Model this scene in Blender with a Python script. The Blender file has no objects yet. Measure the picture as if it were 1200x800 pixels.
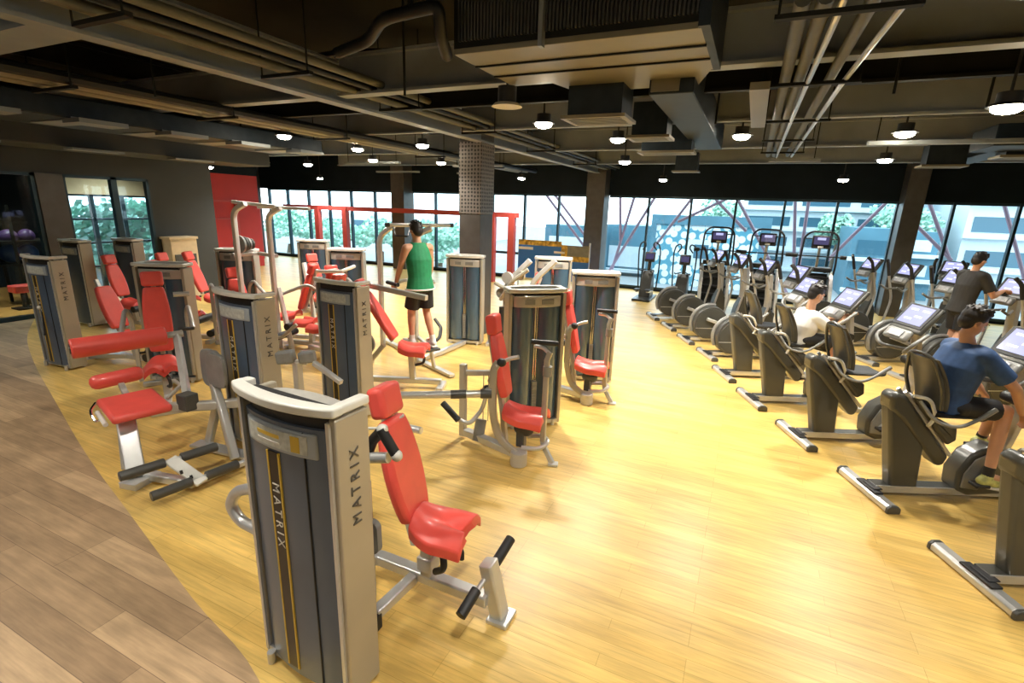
import bpy, math, random
from mathutils import Vector, Matrix
random.seed(7)
PI = math.pi
S = bpy.context.scene
COL = S.collection
V = Vector
R = math.radians

# ------------------------------------------------------------------ camera
F, PITCH, ROLL, AZ, H = 584.9, .26294, .03273, -.43149, 2.5
FW = V((math.sin(AZ)*math.cos(PITCH), math.cos(AZ)*math.cos(PITCH), -math.sin(PITCH)))
_r0 = V((math.cos(AZ), -math.sin(AZ), 0)); _d0 = FW.cross(_r0)
RT = math.cos(ROLL)*_r0 - math.sin(ROLL)*_d0
DN = math.sin(ROLL)*_r0 + math.cos(ROLL)*_d0
CAM = V((0, 0, H))
cd = bpy.data.cameras.new('camera'); cam = bpy.data.objects.new('camera', cd); COL.objects.link(cam)
cam.matrix_world = Matrix((( RT.x, -DN.x, -FW.x, 0), (RT.y, -DN.y, -FW.y, 0), (RT.z, -DN.z, -FW.z, H), (0, 0, 0, 1)))
cd.sensor_width = 36; cd.lens = F/1200*36; cd.clip_end = 300; cd.clip_start = .05
S.camera = cam

def ray(x, y): return (x-600)*RT + (y-400)*DN + F*FW
def at(x, y, z=0.):                       # the place at height z that stands at this spot
    r = ray(x, y); return CAM + r*((z-H)/r.z)
def atY(x, y, Y): r = ray(x, y); return CAM + r*(Y/r.y)
def atX(x, y, X): r = ray(x, y); return CAM + r*(X/r.x)
def up(x, y, P):                          # height above ground point P
    r = ray(x, y); t = math.hypot(P[0], P[1])/math.hypot(r.x, r.y); return V((P[0], P[1], (CAM + r*t).z))

# ------------------------------------------------------------------ materials
def mat(name, col, rough=.5, metal=0., emit=None, es=0., alpha=None, coat=0., noise=0., nscale=8.):
    m = bpy.data.materials.new(name); m.use_nodes = True
    n = m.node_tree.nodes; l = m.node_tree.links; b = n['Principled BSDF']
    b.inputs['Base Color'].default_value = (*col, 1); b.inputs['Roughness'].default_value = rough
    b.inputs['Metallic'].default_value = metal
    if coat: b.inputs['Coat Weight'].default_value = coat; b.inputs['Coat Roughness'].default_value = .15
    if emit: b.inputs['Emission Color'].default_value = (*emit, 1); b.inputs['Emission Strength'].default_value = es
    if noise:
        t = n.new('ShaderNodeTexCoord'); z = n.new('ShaderNodeTexNoise'); z.inputs['Scale'].default_value = nscale
        z.inputs['Detail'].default_value = 4
        r = n.new('ShaderNodeValToRGB')
        r.color_ramp.elements[0].position = .3; r.color_ramp.elements[1].position = .7
        r.color_ramp.elements[0].color = (*[max(0, c*(1-noise)) for c in col], 1)
        r.color_ramp.elements[1].color = (*[min(1, c*(1+noise)) for c in col], 1)
        l.new(t.outputs['Object'], z.inputs['Vector']); l.new(z.outputs['Fac'], r.inputs['Fac']); l.new(r.outputs['Color'], b.inputs['Base Color'])
    return m
M = {}
M['silver'] = mat('silver_paint', (.60, .60, .59), .28, .55, noise=.05)
M['frame'] = mat('platinum_frame_paint', (.52, .50, .46), .32, .35, noise=.06)
M['beige'] = mat('champagne_panel_paint', (.43, .39, .31), .38, .3, noise=.05, nscale=3)
M['cap'] = mat('pale_grey_plastic', (.66, .65, .60), .3, 0, noise=.04)
M['navy'] = mat('dark_blue_grey_shroud', (.080, .112, .165), .28, .1, coat=.3, noise=.15, nscale=2)
M['tint'] = mat('blue_tinted_shield', (.055, .105, .16), .14, .15, coat=.9, noise=.12, nscale=2)
M['char'] = mat('charcoal_plastic', (.062, .062, .058), .34, 0, noise=.15)
M['olive'] = mat('taupe_grey_shroud', (.066, .066, .057), .34, .1, coat=.25, noise=.1, nscale=3)
M['black'] = mat('black_rubber', (.016, .016, .017), .5, 0, noise=.2)
M['red'] = mat('coral_red_vinyl', (.80, .092, .072), .42, 0, coat=.25, noise=.07, nscale=5)
M['gold'] = mat('yellow_stripe', (.62, .42, .05), .4)
M['stripe'] = mat('dark_brown_strip', (.022, .014, .010), .3)
M['letters'] = mat('pale_lettering', (.62, .60, .55), .4)
M['dletters'] = mat('dark_lettering', (.08, .075, .07), .4)
M['chrome'] = mat('chrome', (.8, .8, .8), .12, 1)
M['plate'] = mat('grey_weight_plate', (.24, .24, .23), .4, .2, noise=.15)
M['steelrod'] = mat('cable_steel', (.4, .4, .4), .3, 1)
M['screen'] = mat('lit_screen_violet', (.05, .05, .1), .2, 0, emit=(.44, .46, .80), es=1.0)
M['screen2'] = mat('lit_screen_white', (.1, .1, .1), .2, 0, emit=(.80, .86, 1.), es=1.4)
M['dscreen'] = mat('dark_screen', (.012, .012, .03), .15, 0, emit=(.10, .09, .22), es=.5)
M['frwhite'] = mat('white_frame_paint', (.78, .77, .74), .35, .1)
M['labelgrey'] = mat('blue_grey_label_frame', (.34, .38, .42), .3)
M['cardgrey'] = mat('label_card', (.50, .52, .48), .4, noise=.2, nscale=30)
M['keys'] = mat('key_panel', (.40, .40, .42), .35, noise=.3, nscale=40)
M['skin'] = mat('skin', (.62, .33, .20), .5, 0, noise=.06)
M['hair'] = mat('black_hair', (.018, .015, .014), .5, 0, noise=.4, nscale=60)
M['green'] = mat('green_jersey', (.012, .22, .085), .7, 0, noise=.15, nscale=14)
M['white'] = mat('white_cloth', (.72, .70, .65), .75, 0, noise=.05)
M['blue'] = mat('navy_blue_cloth', (.030, .075, .19), .7, 0, noise=.25, nscale=10)
M['bshirt'] = mat('black_cloth', (.026, .024, .022), .75, 0, noise=.2)
M['shorts'] = mat('black_shorts_cloth', (.012, .012, .014), .65, 0, noise=.2)
M['shoey'] = mat('yellow_green_trainer', (.50, .50, .16), .5, 0, noise=.4, nscale=18)
M['shoew'] = mat('white_trainer', (.75, .75, .75), .5)
M['wallgrey'] = mat('charcoal_wall_paint', (.052, .056, .056), .6, 0, noise=.08, nscale=1.5)
M['dark'] = mat('black_ceiling_paint', (.009, .015, .021), .65, 0, noise=.2, nscale=1.5)
M['slab'] = mat('raw_concrete_slab', (.022, .020, .014), .8, 0, noise=.3, nscale=1.1)
M['beam'] = mat('grey_steel_beam', (.24, .26, .265), .5, .2, noise=.12, nscale=2)
M['beamd'] = mat('dark_steel_beam', (.014, .014, .011), .6, .1, noise=.2, nscale=2)
M['duct'] = mat('galvanised_duct', (.20, .18, .125), .42, .3, noise=.10, nscale=1.4)
M['ductd'] = mat('dark_duct', (.016, .024, .032), .5, .2, noise=.2)
M['pipe'] = mat('ivory_pipe', (.10, .095, .066), .5, .1, noise=.1)
M['pipeb'] = mat('black_pipe', (.010, .010, .009), .5)
M['pillar'] = mat('bronze_clad_pillar', (.10, .088, .078), .4, .3, noise=.12, nscale=6)
M['redwall'] = mat('red_wall_paint', (.52, .030, .022), .5, 0, noise=.06, nscale=2)
M['redsteel'] = mat('red_painted_steel', (.50, .07, .06), .5)
M['mull'] = mat('teal_black_mullion', (.020, .045, .060), .35, .3)
M['cream'] = mat('cream_laminate', (.62, .50, .33), .5, 0, noise=.06)
M['oliveblind'] = mat('olive_fascia', (.40, .36, .23), .6, 0, noise=.05)
M['lamp'] = mat('lamp_disc', (1, 1, 1), .5, 0, emit=(1, .90, .70), es=60)
M['lampoff'] = mat('unlit_lamp_disc', (.6, .56, .45), .5)
M['lampb'] = mat('lamp_housing', (.02, .02, .02), .5)
M['ball'] = mat('blue_ball', (.015, .07, .28), .4)
M['purple'] = mat('purple_ball', (.07, .03, .11), .4)
M['orange'] = mat('orange_studio_floor', (.75, .38, .10), .3, 0, noise=.1)
M['bwhite'] = mat('white_facade', (.56, .64, .68), .7, 0, noise=.04)
M['bblue'] = mat('blue_facade', (.065, .17, .23), .5, 0, noise=.2, nscale=.6)
M['bglass'] = mat('facade_window', (.045, .12, .17), .2)
M['asphalt'] = mat('asphalt', (.25, .27, .28), .9, 0, noise=.1, nscale=.5)
M['leaf'] = mat('leaf_green', (.38, .62, .50), .7, 0, noise=.35, nscale=3)
M['trunk'] = mat('bark', (.12, .09, .06), .9)
M['brace'] = mat('pink_grey_steel', (.30, .20, .26), .5, 0)
M['bannerblue'] = mat('banner_blue', (.02, .16, .62), .4)
M['bannerorange'] = mat('banner_orange', (.75, .36, .06), .4, 0, noise=.8, nscale=9)
M['bannerwhite'] = mat('banner_white', (.8, .8, .8), .4)
M['carpaint'] = mat('car_white', (.7, .72, .75), .3, .2)

def glass(name, tint=(.9, .97, 1), gloss=.10):
    m = bpy.data.materials.new(name); m.use_nodes = True; n = m.node_tree.nodes; l = m.node_tree.links; n.clear()
    o = n.new('ShaderNodeOutputMaterial'); mx = n.new('ShaderNodeMixShader'); t = n.new('ShaderNodeBsdfTransparent'); g = n.new('ShaderNodeBsdfGlossy')
    lw = n.new('ShaderNodeLayerWeight'); lw.inputs['Blend'].default_value = .5
    pw = n.new('ShaderNodeMath'); pw.operation = 'POWER'; pw.inputs[1].default_value = 4; l.new(lw.outputs['Facing'], pw.inputs[0])
    f = n.new('ShaderNodeMath'); f.operation = 'MULTIPLY_ADD'; f.inputs[1].default_value = .5; f.inputs[2].default_value = .03; l.new(pw.outputs[0], f.inputs[0])
    t.inputs['Color'].default_value = (*tint, 1); g.inputs['Roughness'].default_value = .02
    l.new(f.outputs[0], mx.inputs[0]); l.new(t.outputs[0], mx.inputs[1]); l.new(g.outputs[0], mx.inputs[2]); l.new(mx.outputs[0], o.inputs[0])
    return m
M['glass'] = glass('window_glass', (.90, .97, 1))
M['glassdark'] = glass('studio_glass', (.72, .82, .85))

def wood(name, c1, c2, mortar, bw, rh, rough, sc=1.):
    m = bpy.data.materials.new(name); m.use_nodes = True; n = m.node_tree.nodes; l = m.node_tree.links; b = n['Principled BSDF']
    tc = n.new('ShaderNodeTexCoord'); br = n.new('ShaderNodeTexBrick')
    br.inputs['Scale'].default_value = 1; br.inputs['Brick Width'].default_value = bw; br.inputs['Row Height'].default_value = rh
    br.inputs['Mortar Size'].default_value = .0022; br.inputs['Mortar Smooth'].default_value = .3; br.offset = .37; br.offset_frequency = 3; br.inputs['Bias'].default_value = 0
    br.inputs['Color1'].default_value = (*c1, 1); br.inputs['Color2'].default_value = (*c2, 1); br.inputs['Mortar'].default_value = (*mortar, 1)
    mp = n.new('ShaderNodeMapping'); mp.inputs['Scale'].default_value = (1.1, 16, 1)
    ns = n.new('ShaderNodeTexNoise'); ns.inputs['Scale'].default_value = 2.2; ns.inputs['Detail'].default_value = 6; ns.inputs['Roughness'].default_value = .62
    mp2 = n.new('ShaderNodeMapping'); mp2.inputs['Scale'].default_value = (.8, 2.6, 1)
    n2 = n.new('ShaderNodeTexNoise'); n2.inputs['Scale'].default_value = 1.6*sc; n2.inputs['Detail'].default_value = 3
    l.new(tc.outputs['Object'], br.inputs['Vector'])
    l.new(tc.outputs['Object'], mp.inputs['Vector']); l.new(mp.outputs[0], ns.inputs['Vector'])
    l.new(tc.outputs['Object'], mp2.inputs['Vector']); l.new(mp2.outputs[0], n2.inputs['Vector'])
    r = n.new('ShaderNodeMapRange'); r.inputs['From Min'].default_value = .3; r.inputs['From Max'].default_value = .7; r.inputs['To Min'].default_value = .78; r.inputs['To Max'].default_value = 1.13
    r2 = n.new('ShaderNodeMapRange'); r2.inputs['From Min'].default_value = .3; r2.inputs['From Max'].default_value = .7; r2.inputs['To Min'].default_value = .80; r2.inputs['To Max'].default_value = 1.12
    l.new(ns.outputs['Fac'], r.inputs['Value']); l.new(n2.outputs['Fac'], r2.inputs['Value'])
    mu = n.new('ShaderNodeMath'); mu.operation = 'MULTIPLY'; l.new(r.outputs[0], mu.inputs[0]); l.new(r2.outputs[0], mu.inputs[1])
    vm = n.new('ShaderNodeVectorMath'); vm.operation = 'SCALE'; l.new(br.outputs['Color'], vm.inputs[0]); l.new(mu.outputs[0], vm.inputs['Scale'])
    l.new(vm.outputs[0], b.inputs['Base Color']); b.inputs['Roughness'].default_value = rough
    return m
M['woody'] = wood('golden_oak_planks', (.76, .515, .155), (.68, .435, .115), (.54, .34, .08), 1.25, .095, .36)
M['woodb'] = wood('rustic_brown_planks', (.56, .385, .22), (.33, .215, .12), (.19, .12, .07), 1.35, .19, .46, 2.2)

def planar(n, l, tc, k=1.):
    sx = n.new('ShaderNodeSeparateXYZ'); ad = n.new('ShaderNodeMath'); ad.operation = 'ADD'; cb = n.new('ShaderNodeCombineXYZ')
    l.new(tc.outputs['Object'], sx.inputs[0]); l.new(sx.outputs['X'], ad.inputs[0]); l.new(sx.outputs['Y'], ad.inputs[1]); l.new(ad.outputs[0], cb.inputs['X']); l.new(sx.outputs['Z'], cb.inputs['Y'])
    return cb.outputs[0]
def perforated():
    m = mat('perforated_bronze', (.2, .17, .15), .4, .3)
    n = m.node_tree.nodes; l = m.node_tree.links; b = n['Principled BSDF']
    tc = n.new('ShaderNodeTexCoord'); mp = n.new('ShaderNodeMapping'); mp.inputs['Scale'].default_value = (1, 1, 1)
    v = n.new('ShaderNodeTexVoronoi'); v.inputs['Scale'].default_value = 15; v.inputs['Randomness'].default_value = .15
    r = n.new('ShaderNodeValToRGB'); r.color_ramp.elements[0].position = .28; r.color_ramp.elements[1].position = .36
    r.color_ramp.elements[0].color = (.035, .03, .027, 1); r.color_ramp.elements[1].color = (.20, .175, .15, 1)
    v.voronoi_dimensions = '2D'; l.new(planar(n, l, tc), v.inputs['Vector']); l.new(v.outputs['Distance'], r.inputs[0]); l.new(r.outputs[0], b.inputs['Base Color'])
    return m
M['perf'] = perforated()
def circles():
    m = mat('pierced_circle_facade', (.8, .85, .86), .6)
    n = m.node_tree.nodes; l = m.node_tree.links; b = n['Principled BSDF']
    tc = n.new('ShaderNodeTexCoord'); v = n.new('ShaderNodeTexVoronoi'); v.voronoi_dimensions = '2D'; v.inputs['Scale'].default_value = 2.6; v.inputs['Randomness'].default_value = .7
    r = n.new('ShaderNodeValToRGB'); r.color_ramp.elements[0].position = .40; r.color_ramp.elements[1].position = .46
    r.color_ramp.elements[0].color = (.66, .74, .78, 1); r.color_ramp.elements[1].color = (.07, .25, .33, 1)
    l.new(planar(n, l, tc), v.inputs['Vector']); l.new(v.outputs['Distance'], r.inputs[0]); l.new(r.outputs[0], b.inputs['Base Color'])
    return m
M['circles'] = circles()

for k_, v_ in (('slab', .08), ('dark', .15), ('beamd', .12), ('ductd', .3), ('pipe', .3), ('pipeb', .3), ('wallgrey', .25)):
    M[k_].node_tree.nodes['Principled BSDF'].inputs['Specular IOR Level'].default_value = v_
# ------------------------------------------------------------------ mesh kit
OFF = {}
def rotz(a): return Matrix.Rotation(a, 4, 'Z')
def frame_from(p, a=0): return Matrix.Translation(V(p)) @ rotz(a)

class MB:
    def __init__(s, T=None): s.v = []; s.f = []; s.q = []; s.T = T or Matrix.Identity(4)
    def add(s, vs, fs):
        o = len(s.v); s.q.append((o, len(s.f), len(vs), len(fs))); s.v += [s.T @ V(p) for p in vs]; s.f += [tuple(i+o for i in f) for f in fs]; return s
    def box(s, c, d, Mx=None):
        c = V(c); x, y, z = d[0]/2, d[1]/2, d[2]/2
        vs = [V((a*x, b*y, e*z)) for a in (-1, 1) for b in (-1, 1) for e in (-1, 1)]
        if Mx: vs = [Mx @ p for p in vs]
        return s.add([p+c for p in vs], [(0, 1, 3, 2), (4, 6, 7, 5), (0, 4, 5, 1), (2, 3, 7, 6), (0, 2, 6, 4), (1, 5, 7, 3)])
    def bb(s, a, b): return s.box([(a[i]+b[i])/2 for i in range(3)], [abs(a[i]-b[i]) for i in range(3)])
    def obox(s, c, u, v, L, W, T):          # oriented box: u length, v width
        u = V(u).normalized(); v = (V(v)-V(v).dot(u)*u).normalized(); w = u.cross(v)
        return s.box(c, (L, W, T), Matrix((u, v, w)).transposed())
    def loft(s, rings, cap=True, closed=False):
        n = len(rings[0]); vs = [p for r in rings for p in r]; fs = []
        m = len(rings)
        for i in range(m if closed else m-1):
            j = (i+1) % m
            for k in range(n):
                k2 = (k+1) % n; fs.append((i*n+k, i*n+k2, j*n+k2, j*n+k))
        if cap and not closed: fs += [tuple(range(n))[::-1], tuple(range((m-1)*n, m*n))]
        return s.add(vs, fs)
    def tube(s, pts, r, seg=10, bend=0., closed=False, flat=1., updir=None):
        pts = [V(p) for p in pts]; 
        if bend: pts = fillet(pts, bend, closed)
        n = len(pts); rr = r if isinstance(r, (list, tuple)) else [r]*n
        rings = []; nv = None
        for i, p in enumerate(pts):
            a = pts[i-1] if (i > 0 or closed) else p; b = pts[(i+1) % n] if (i < n-1 or closed) else p
            t = (b-a).normalized()
            if nv is None:
                nv = V(updir) if updir else (V((0, 0, 1)) if abs(t.z) < .9 else V((0, 1, 0)))
            nv = (nv - nv.dot(t)*t)
            if nv.length < 1e-5: nv = t.orthogonal()
            nv.normalize(); bv = t.cross(nv)
            rings.append([p + rr[i]*(math.cos(2*PI*k/seg)*nv*flat + math.sin(2*PI*k/seg)*bv) for k in range(seg)])
        return s.loft(rings, closed=closed)
    def bar(s, pts, w, h, bend=0., updir=(0, 0, 1)):   # rectangular section
        pts = [V(p) for p in pts]
        if bend: pts = fillet(pts, bend)
        rings = []; nv = None; n = len(pts)
        for i, p in enumerate(pts):
            t = ((pts[i+1] if i < n-1 else p)-(pts[i-1] if i else p)).normalized()
            if nv is None:
                nv = V(updir)
                if abs(nv.dot(t)) > .97: nv = V((1, 0, 0))
            nv = (nv-nv.dot(t)*t).normalized(); bv = t.cross(nv)
            c = .22
            rings.append([p+nv*h/2*a+bv*w/2*b for a, b in ((1, 1-c*h/w if w > h else 1-c), (1, -(1-c*h/w if w > h else 1-c)), (1-c, -1), (-1+c, -1), (-1, -(1-c)), (-1, 1-c), (-1+c, 1), (1-c, 1))])
        return s.loft(rings)
    def prism(s, poly, a, b, axis='y'):     # poly in the plane across axis
        def P(p, t):
            return (p[0], t, p[1]) if axis == 'y' else ((p[0], p[1], t) if axis == 'z' else (t, p[0], p[1]))
        return s.loft([[P(p, a) for p in poly], [P(p, b) for p in poly]])
    def ell(s, c, r, seg=14, rings=9, Mx=None):
        c = V(c); rg = []
        for i in range(1, rings):
            th = PI*i/rings; rg.append([V((r[0]*math.sin(th)*math.cos(2*PI*k/seg), r[1]*math.sin(th)*math.sin(2*PI*k/seg), r[2]*math.cos(th))) for k in range(seg)])
        if Mx: rg = [[Mx @ p for p in q] for q in rg]
        return s.loft([[p+c for p in q] for q in rg])
    def cyl(s, a, b, r, seg=16): return s.tube([a, b], r, seg)
    def caps(s, a, ra, b, rb, seg=14):      # tapered capsule
        a, b = V(a), V(b); t = (b-a); L = t.length; t = t/L if L else V((0, 0, 1)); n = t.orthogonal().normalized(); m = t.cross(n); rg = []
        for i in range(1, 5): th = PI/2*i/4-.0; rg.append((a-t*ra*math.cos(th), ra*math.sin(th)))
        for i in range(0, 4): th = PI/2*i/4; rg.append((b+t*rb*math.sin(th), rb*math.cos(th)))
        return s.loft([[c+r*(math.cos(2*PI*k/seg)*n+math.sin(2*PI*k/seg)*m) for k in range(seg)] for c, r in rg])
    def split(s, name, m, parent=None, **k):     # every piece an object of its own
        for (a, b, n, c) in s.q:
            e = MB(); e.v = s.v[a:a+n]; e.f = [tuple(i-a for i in f) for f in s.f[b:b+c]]; o = e.build(name, m, parent, **k)
        return o
    def build(s, name, m, parent=None, bevel=0., smooth=True, mods=None, stuff=False):
        me = bpy.data.meshes.new(name)
        off = OFF.get(parent.name, V((0, 0, 0))) if parent else V((0, 0, 0))
        me.from_pydata([p-off for p in s.v], [], s.f); me.validate()
        for k in (m if isinstance(m, list) else [m]): me.materials.append(M[k] if isinstance(k, str) else k)
        o = bpy.data.objects.new(name, me); COL.objects.link(o)
        if parent: o.parent = parent; OFF[o.name] = off
        fixn(me)
        if smooth:
            me.polygons.foreach_set('use_smooth', [True]*len(me.polygons))
            if not mods: me.set_sharp_from_angle(angle=R(38))
        if bevel:
            b = o.modifiers.new('bevel', 'BEVEL'); b.width = bevel; b.segments = 3; b.limit_method = 'ANGLE'; b.angle_limit = R(40)
            b.harden_normals = False
        if mods == 'remesh' or (isinstance(mods, tuple)):
            rm = o.modifiers.new('remesh', 'REMESH'); rm.mode = 'VOXEL'; rm.voxel_size = mods[1] if isinstance(mods, tuple) else .01; rm.use_smooth_shade = True
            sm = o.modifiers.new('smooth', 'SMOOTH'); sm.factor = .5; sm.iterations = mods[2] if isinstance(mods, tuple) else 3
        if stuff: o['kind'] = 'stuff'
        return o
import bmesh
def fixn(me):
    bm = bmesh.new(); bm.from_mesh(me); bmesh.ops.recalc_face_normals(bm, faces=bm.faces); bm.to_mesh(me); bm.free()
def fillet(pts, r, closed=False, k=5):
    out = []; n = len(pts)
    for i, p in enumerate(pts):
        if not closed and i in (0, n-1): out.append(p); continue
        a = pts[i-1]; b = pts[(i+1) % n]; da = (a-p); db = (b-p); q = min(r, da.length*.45, db.length*.45)
        A = p+da.normalized()*q; B = p+db.normalized()*q
        for j in range(k+1): t = j/k; out.append(A*(1-t)**2+p*2*t*(1-t)+B*t*t)
    return out
def tag(o, label=None, cat=None, group=None, kind=None):
    if label: o['label'] = label
    if cat: o['category'] = cat
    if group: o['group'] = group
    if kind: o['kind'] = kind
    return o
def empty(name, loc, label=None, cat=None, group=None, kind=None, a=0.):
    o = bpy.data.objects.new(name, None); COL.objects.link(o); o.location = loc; o.rotation_euler = (0, 0, a); o.empty_display_size = .1
    OFF[o.name] = V(loc); return tag(o, label, cat, group, kind)
def proto(name): o = empty(name, (0, 0, 0)); return o
CH = {}
def children(o): return [c for c in bpy.data.objects if c.parent == o]
def copy_tree(o, parent=None):
    c = o.copy(); COL.objects.link(c)
    if parent: c.parent = parent
    for ch in children(o): copy_tree(ch, c)
    return c
def struct(mb, name, m, **k): o = mb.build(name, m, **k); o['kind'] = 'structure'; return o
def text(body, size, m, name, parent, T, depth=.003, spacing=1.):
    cu = bpy.data.curves.new(name, 'FONT'); cu.body = body; cu.size = size; cu.extrude = depth; cu.align_x = 'CENTER'; cu.align_y = 'CENTER'; cu.space_character = spacing
    o = bpy.data.objects.new('tmp_text', cu); COL.objects.link(o)
    dg = bpy.context.evaluated_depsgraph_get(); me = bpy.data.meshes.new_from_object(o.evaluated_get(dg))
    bpy.data.objects.remove(o); bpy.data.curves.remove(cu)
    off = OFF.get(parent.name, V((0, 0, 0)))
    me.transform(T); me.transform(Matrix.Translation(-off)); me.materials.clear(); me.materials.append(M[m])
    q = bpy.data.objects.new(name, me); COL.objects.link(q); q.parent = parent; OFF[q.name] = off; return q
def basis(o, x, y):   # text plane: x reading direction, y up of letters
    x = V(x).normalized(); y = V(y).normalized(); z = x.cross(y)
    m = Matrix((x, y, z)).transposed().to_4x4(); m.translation = V(o); return m

# ================================================================== SETTING
YW = 16.6
# floor: golden planks and the brown walkway, split along a curved seam
bp = [(-1.2, .9), (-2.06, 1.37), (-2.94, 1.58), (-4.28, 1.93), (-5.71, 2.31), (-7.51, 2.85), (-9.53, 3.47), (-11.36, 4.12), (-13, 4.9)]
bp = [V((x, y, 0)) for x, y in bp]
def crom(P, k=5):
    out = []
    for i in range(len(P)-1):
        p0, p1, p2, p3 = P[max(i-1, 0)], P[i], P[i+1], P[min(i+2, len(P)-1)]
        for j in range(k):
            t = j/k; out.append(.5*((2*p1)+(p2-p0)*t+(2*p0-5*p1+4*p2-p3)*t*t+(3*p1-p0-3*p2+p3)*t**3))
    return out+[P[-1]]
seam = [V((1.5, -3, 0)), V((0, -.2, 0))]+crom(bp)
me = bpy.data.meshes.new('floor')
n = len(seam)
vs = [p.copy() for p in seam] + [V((p.x, 16.75, 0)) for p in seam] + [V((p.x, -3, 0)) for p in seam] + [V((9.5, -3, 0)), V((9.5, 16.75, 0)), V((-13, 9.05, 0)), V((-17.1, 9.9, 0)), V((-17.1, 13.6, 0)), V((-20.5, 13.6, 0)), V((-20.5, 16.75, 0))]
fs = []; mi = []
for i in range(n-1):
    fs.append((i, i+1, n+i+1, n+i)); mi.append(0)
    if seam[i].y > -2.99 or seam[i+1].y > -2.99: fs.append((i+1, i, 2*n+i, 2*n+i+1)); mi.append(1)
fs.append((0, n, 3*n+1, 3*n)); mi.append(0); fs.append((3*n+2, 3*n+3, 3*n+4, 3*n+5, 3*n+6, 2*n-1)); mi.append(0)
me.from_pydata(vs, [], fs); me.materials.append(M['woody']); me.materials.append(M['woodb'])
for p, k in zip(me.polygons, mi): p.material_index = k
fixn(me); fl = bpy.data.objects.new('floor', me); COL.objects.link(fl); fl['kind'] = 'structure'
for p in me.polygons:
    pass
b = MB().bb((-20.5, -3, -.3), (9.5, 16.75, -.004)); struct(b, 'trim_1', 'asphalt')
CZ = 4.45
struct(MB().bb((-20.6, -3.1, CZ), (9.6, 16.9, CZ+.2)), 'ceiling', 'slab')
# window wall: bulkhead above the glass, low sill
struct(MB().bb((-20.6, YW, 2.97), (9.6, YW+.25, CZ)).bb((-20.6, YW, 0), (9.6, YW+.2, .06)), 'wall_back', 'dark')
struct(MB().bb((9.5, -3.1, 0), (9.7, 16.9, CZ)), 'wall_right', 'wallgrey')
struct(MB().bb((-13.1, -3.2, 0), (9.6, -3, CZ)), 'wall_front', 'wallgrey')
# left: bulkhead, grey wall, glazed studio front
XL = -13.0
wl = MB(); wl.bb((XL-.15, -3, 2.86), (XL, 9.05, CZ)); wl.bb((XL-.15, 7.48, 0), (XL, 9.05, 2.86)); wl.bb((XL-.15, -3, 0), (XL, 2.6, 2.86))
struct(wl, 'wall_left', 'wallgrey')
struct(MB().bb((-15.3, 8.9, 0), (XL-.15, 9.05, CZ)).prism([(-15.3, 8.9), (-15.3, 9.05), (-17.1, 10.1), (-17.1, 9.95)], 0, CZ, 'z'), 'wall_studio', 'wallgrey')
struct(MB().bb((-20.6, 13.6, 0), (-20.5, YW, CZ)).bb((-20.6, 13.6, 0), (-17.1, 13.7, CZ)), 'wall_far_left', 'wallgrey')
# red wall in the corner beyond the grey wall
rw = MB().bb((-17.1, 11.3, 0), (-16.95, 13.6, 3.3)); rw.bb((-17.1, 10.0, 0), (-16.95, 11.3, 3.3)); struct(rw, 'wall_red', 'redwall')
struct(MB().bb((-17.1, 10.0, 3.3), (-16.9, 13.6, CZ)), 'trim_2', 'dark')
struct(MB().bb((-16.95, 11.45, 2.35), (-16.9, 12.6, 2.42)).bb((-16.95, 12.55, 0), (-16.88, 12.66, 2.42)).bb((-16.95, 11.45, 1.75), (-16.9, 12.6, 1.8)), 'trim_3', 'redsteel')
# window wall panes
mx = [8.4, 7.1, 5.83, 4.55, 3.8, 3.38, 2.03, .75, -.52, -1.78, -3.05, -4.35, -4.95, -6.06, -7.33, -8.6, -9.85, -11.05, -12.1, -12.7, -13.97, -15.21, -16.41, -17.6, -18.85, -20.0]
gaps = {(3.8, 3.38), (-4.35, -4.95), (-12.1, -12.7)}
k = 1
for a, b_ in zip(mx[:-1], mx[1:]):
    if (a, b_) in gaps: continue
    w = empty('window_%d' % k, ((a+b_)/2, YW, .06), kind='structure'); k += 1
    f = MB(); f.bb((a-.03, YW-.02, .06), (a+.03, YW+.12, 2.97)); f.bb((b_-.03, YW-.02, .06), (b_+.03, YW+.12, 2.97)) if (a, b_) == (-18.85, -20.) else None
    f.bb((b_+.03, YW, .06), (a-.03, YW+.1, .13)).bb((b_+.03, YW, 2.90), (a-.03, YW+.1, 2.97))
    f.build('window_frame', 'mull', w)
    MB().bb((b_+.03, YW+.045, .13), (a-.03, YW+.055, 2.90)).build('pane', 'glass', w)
# studio glazing along the left wall
for i, (y0, y1, gm) in enumerate(((2.6, 3.9, 'glassdark'), (3.9, 5.35, 'glassdark'), (5.8, 6.75, 'glass'), (6.75, 7.48, 'glass'))):
    w = empty('window_%d' % k, (XL, (y0+y1)/2, 0), kind='structure'); k += 1
    f = MB().bb((XL-.1, y0, 0), (XL+.02, y0+.06, 2.86)).bb((XL-.1, y1-.06, 0), (XL+.02, y1, 2.86)).bb((XL-.1, y0, 2.8), (XL+.02, y1, 2.86)).bb((XL-.1, y0, 0), (XL+.02, y1, .08))
    f.build('window_frame', 'mull', w); MB().bb((XL-.05, y0+.06, .08), (XL-.04, y1-.06, 2.8)).build('pane', gm, w)
struct(MB().bb((XL-.25, 5.36, 0), (XL+.05, 5.81, 2.86)), 'trim_4', 'pillar')
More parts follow.
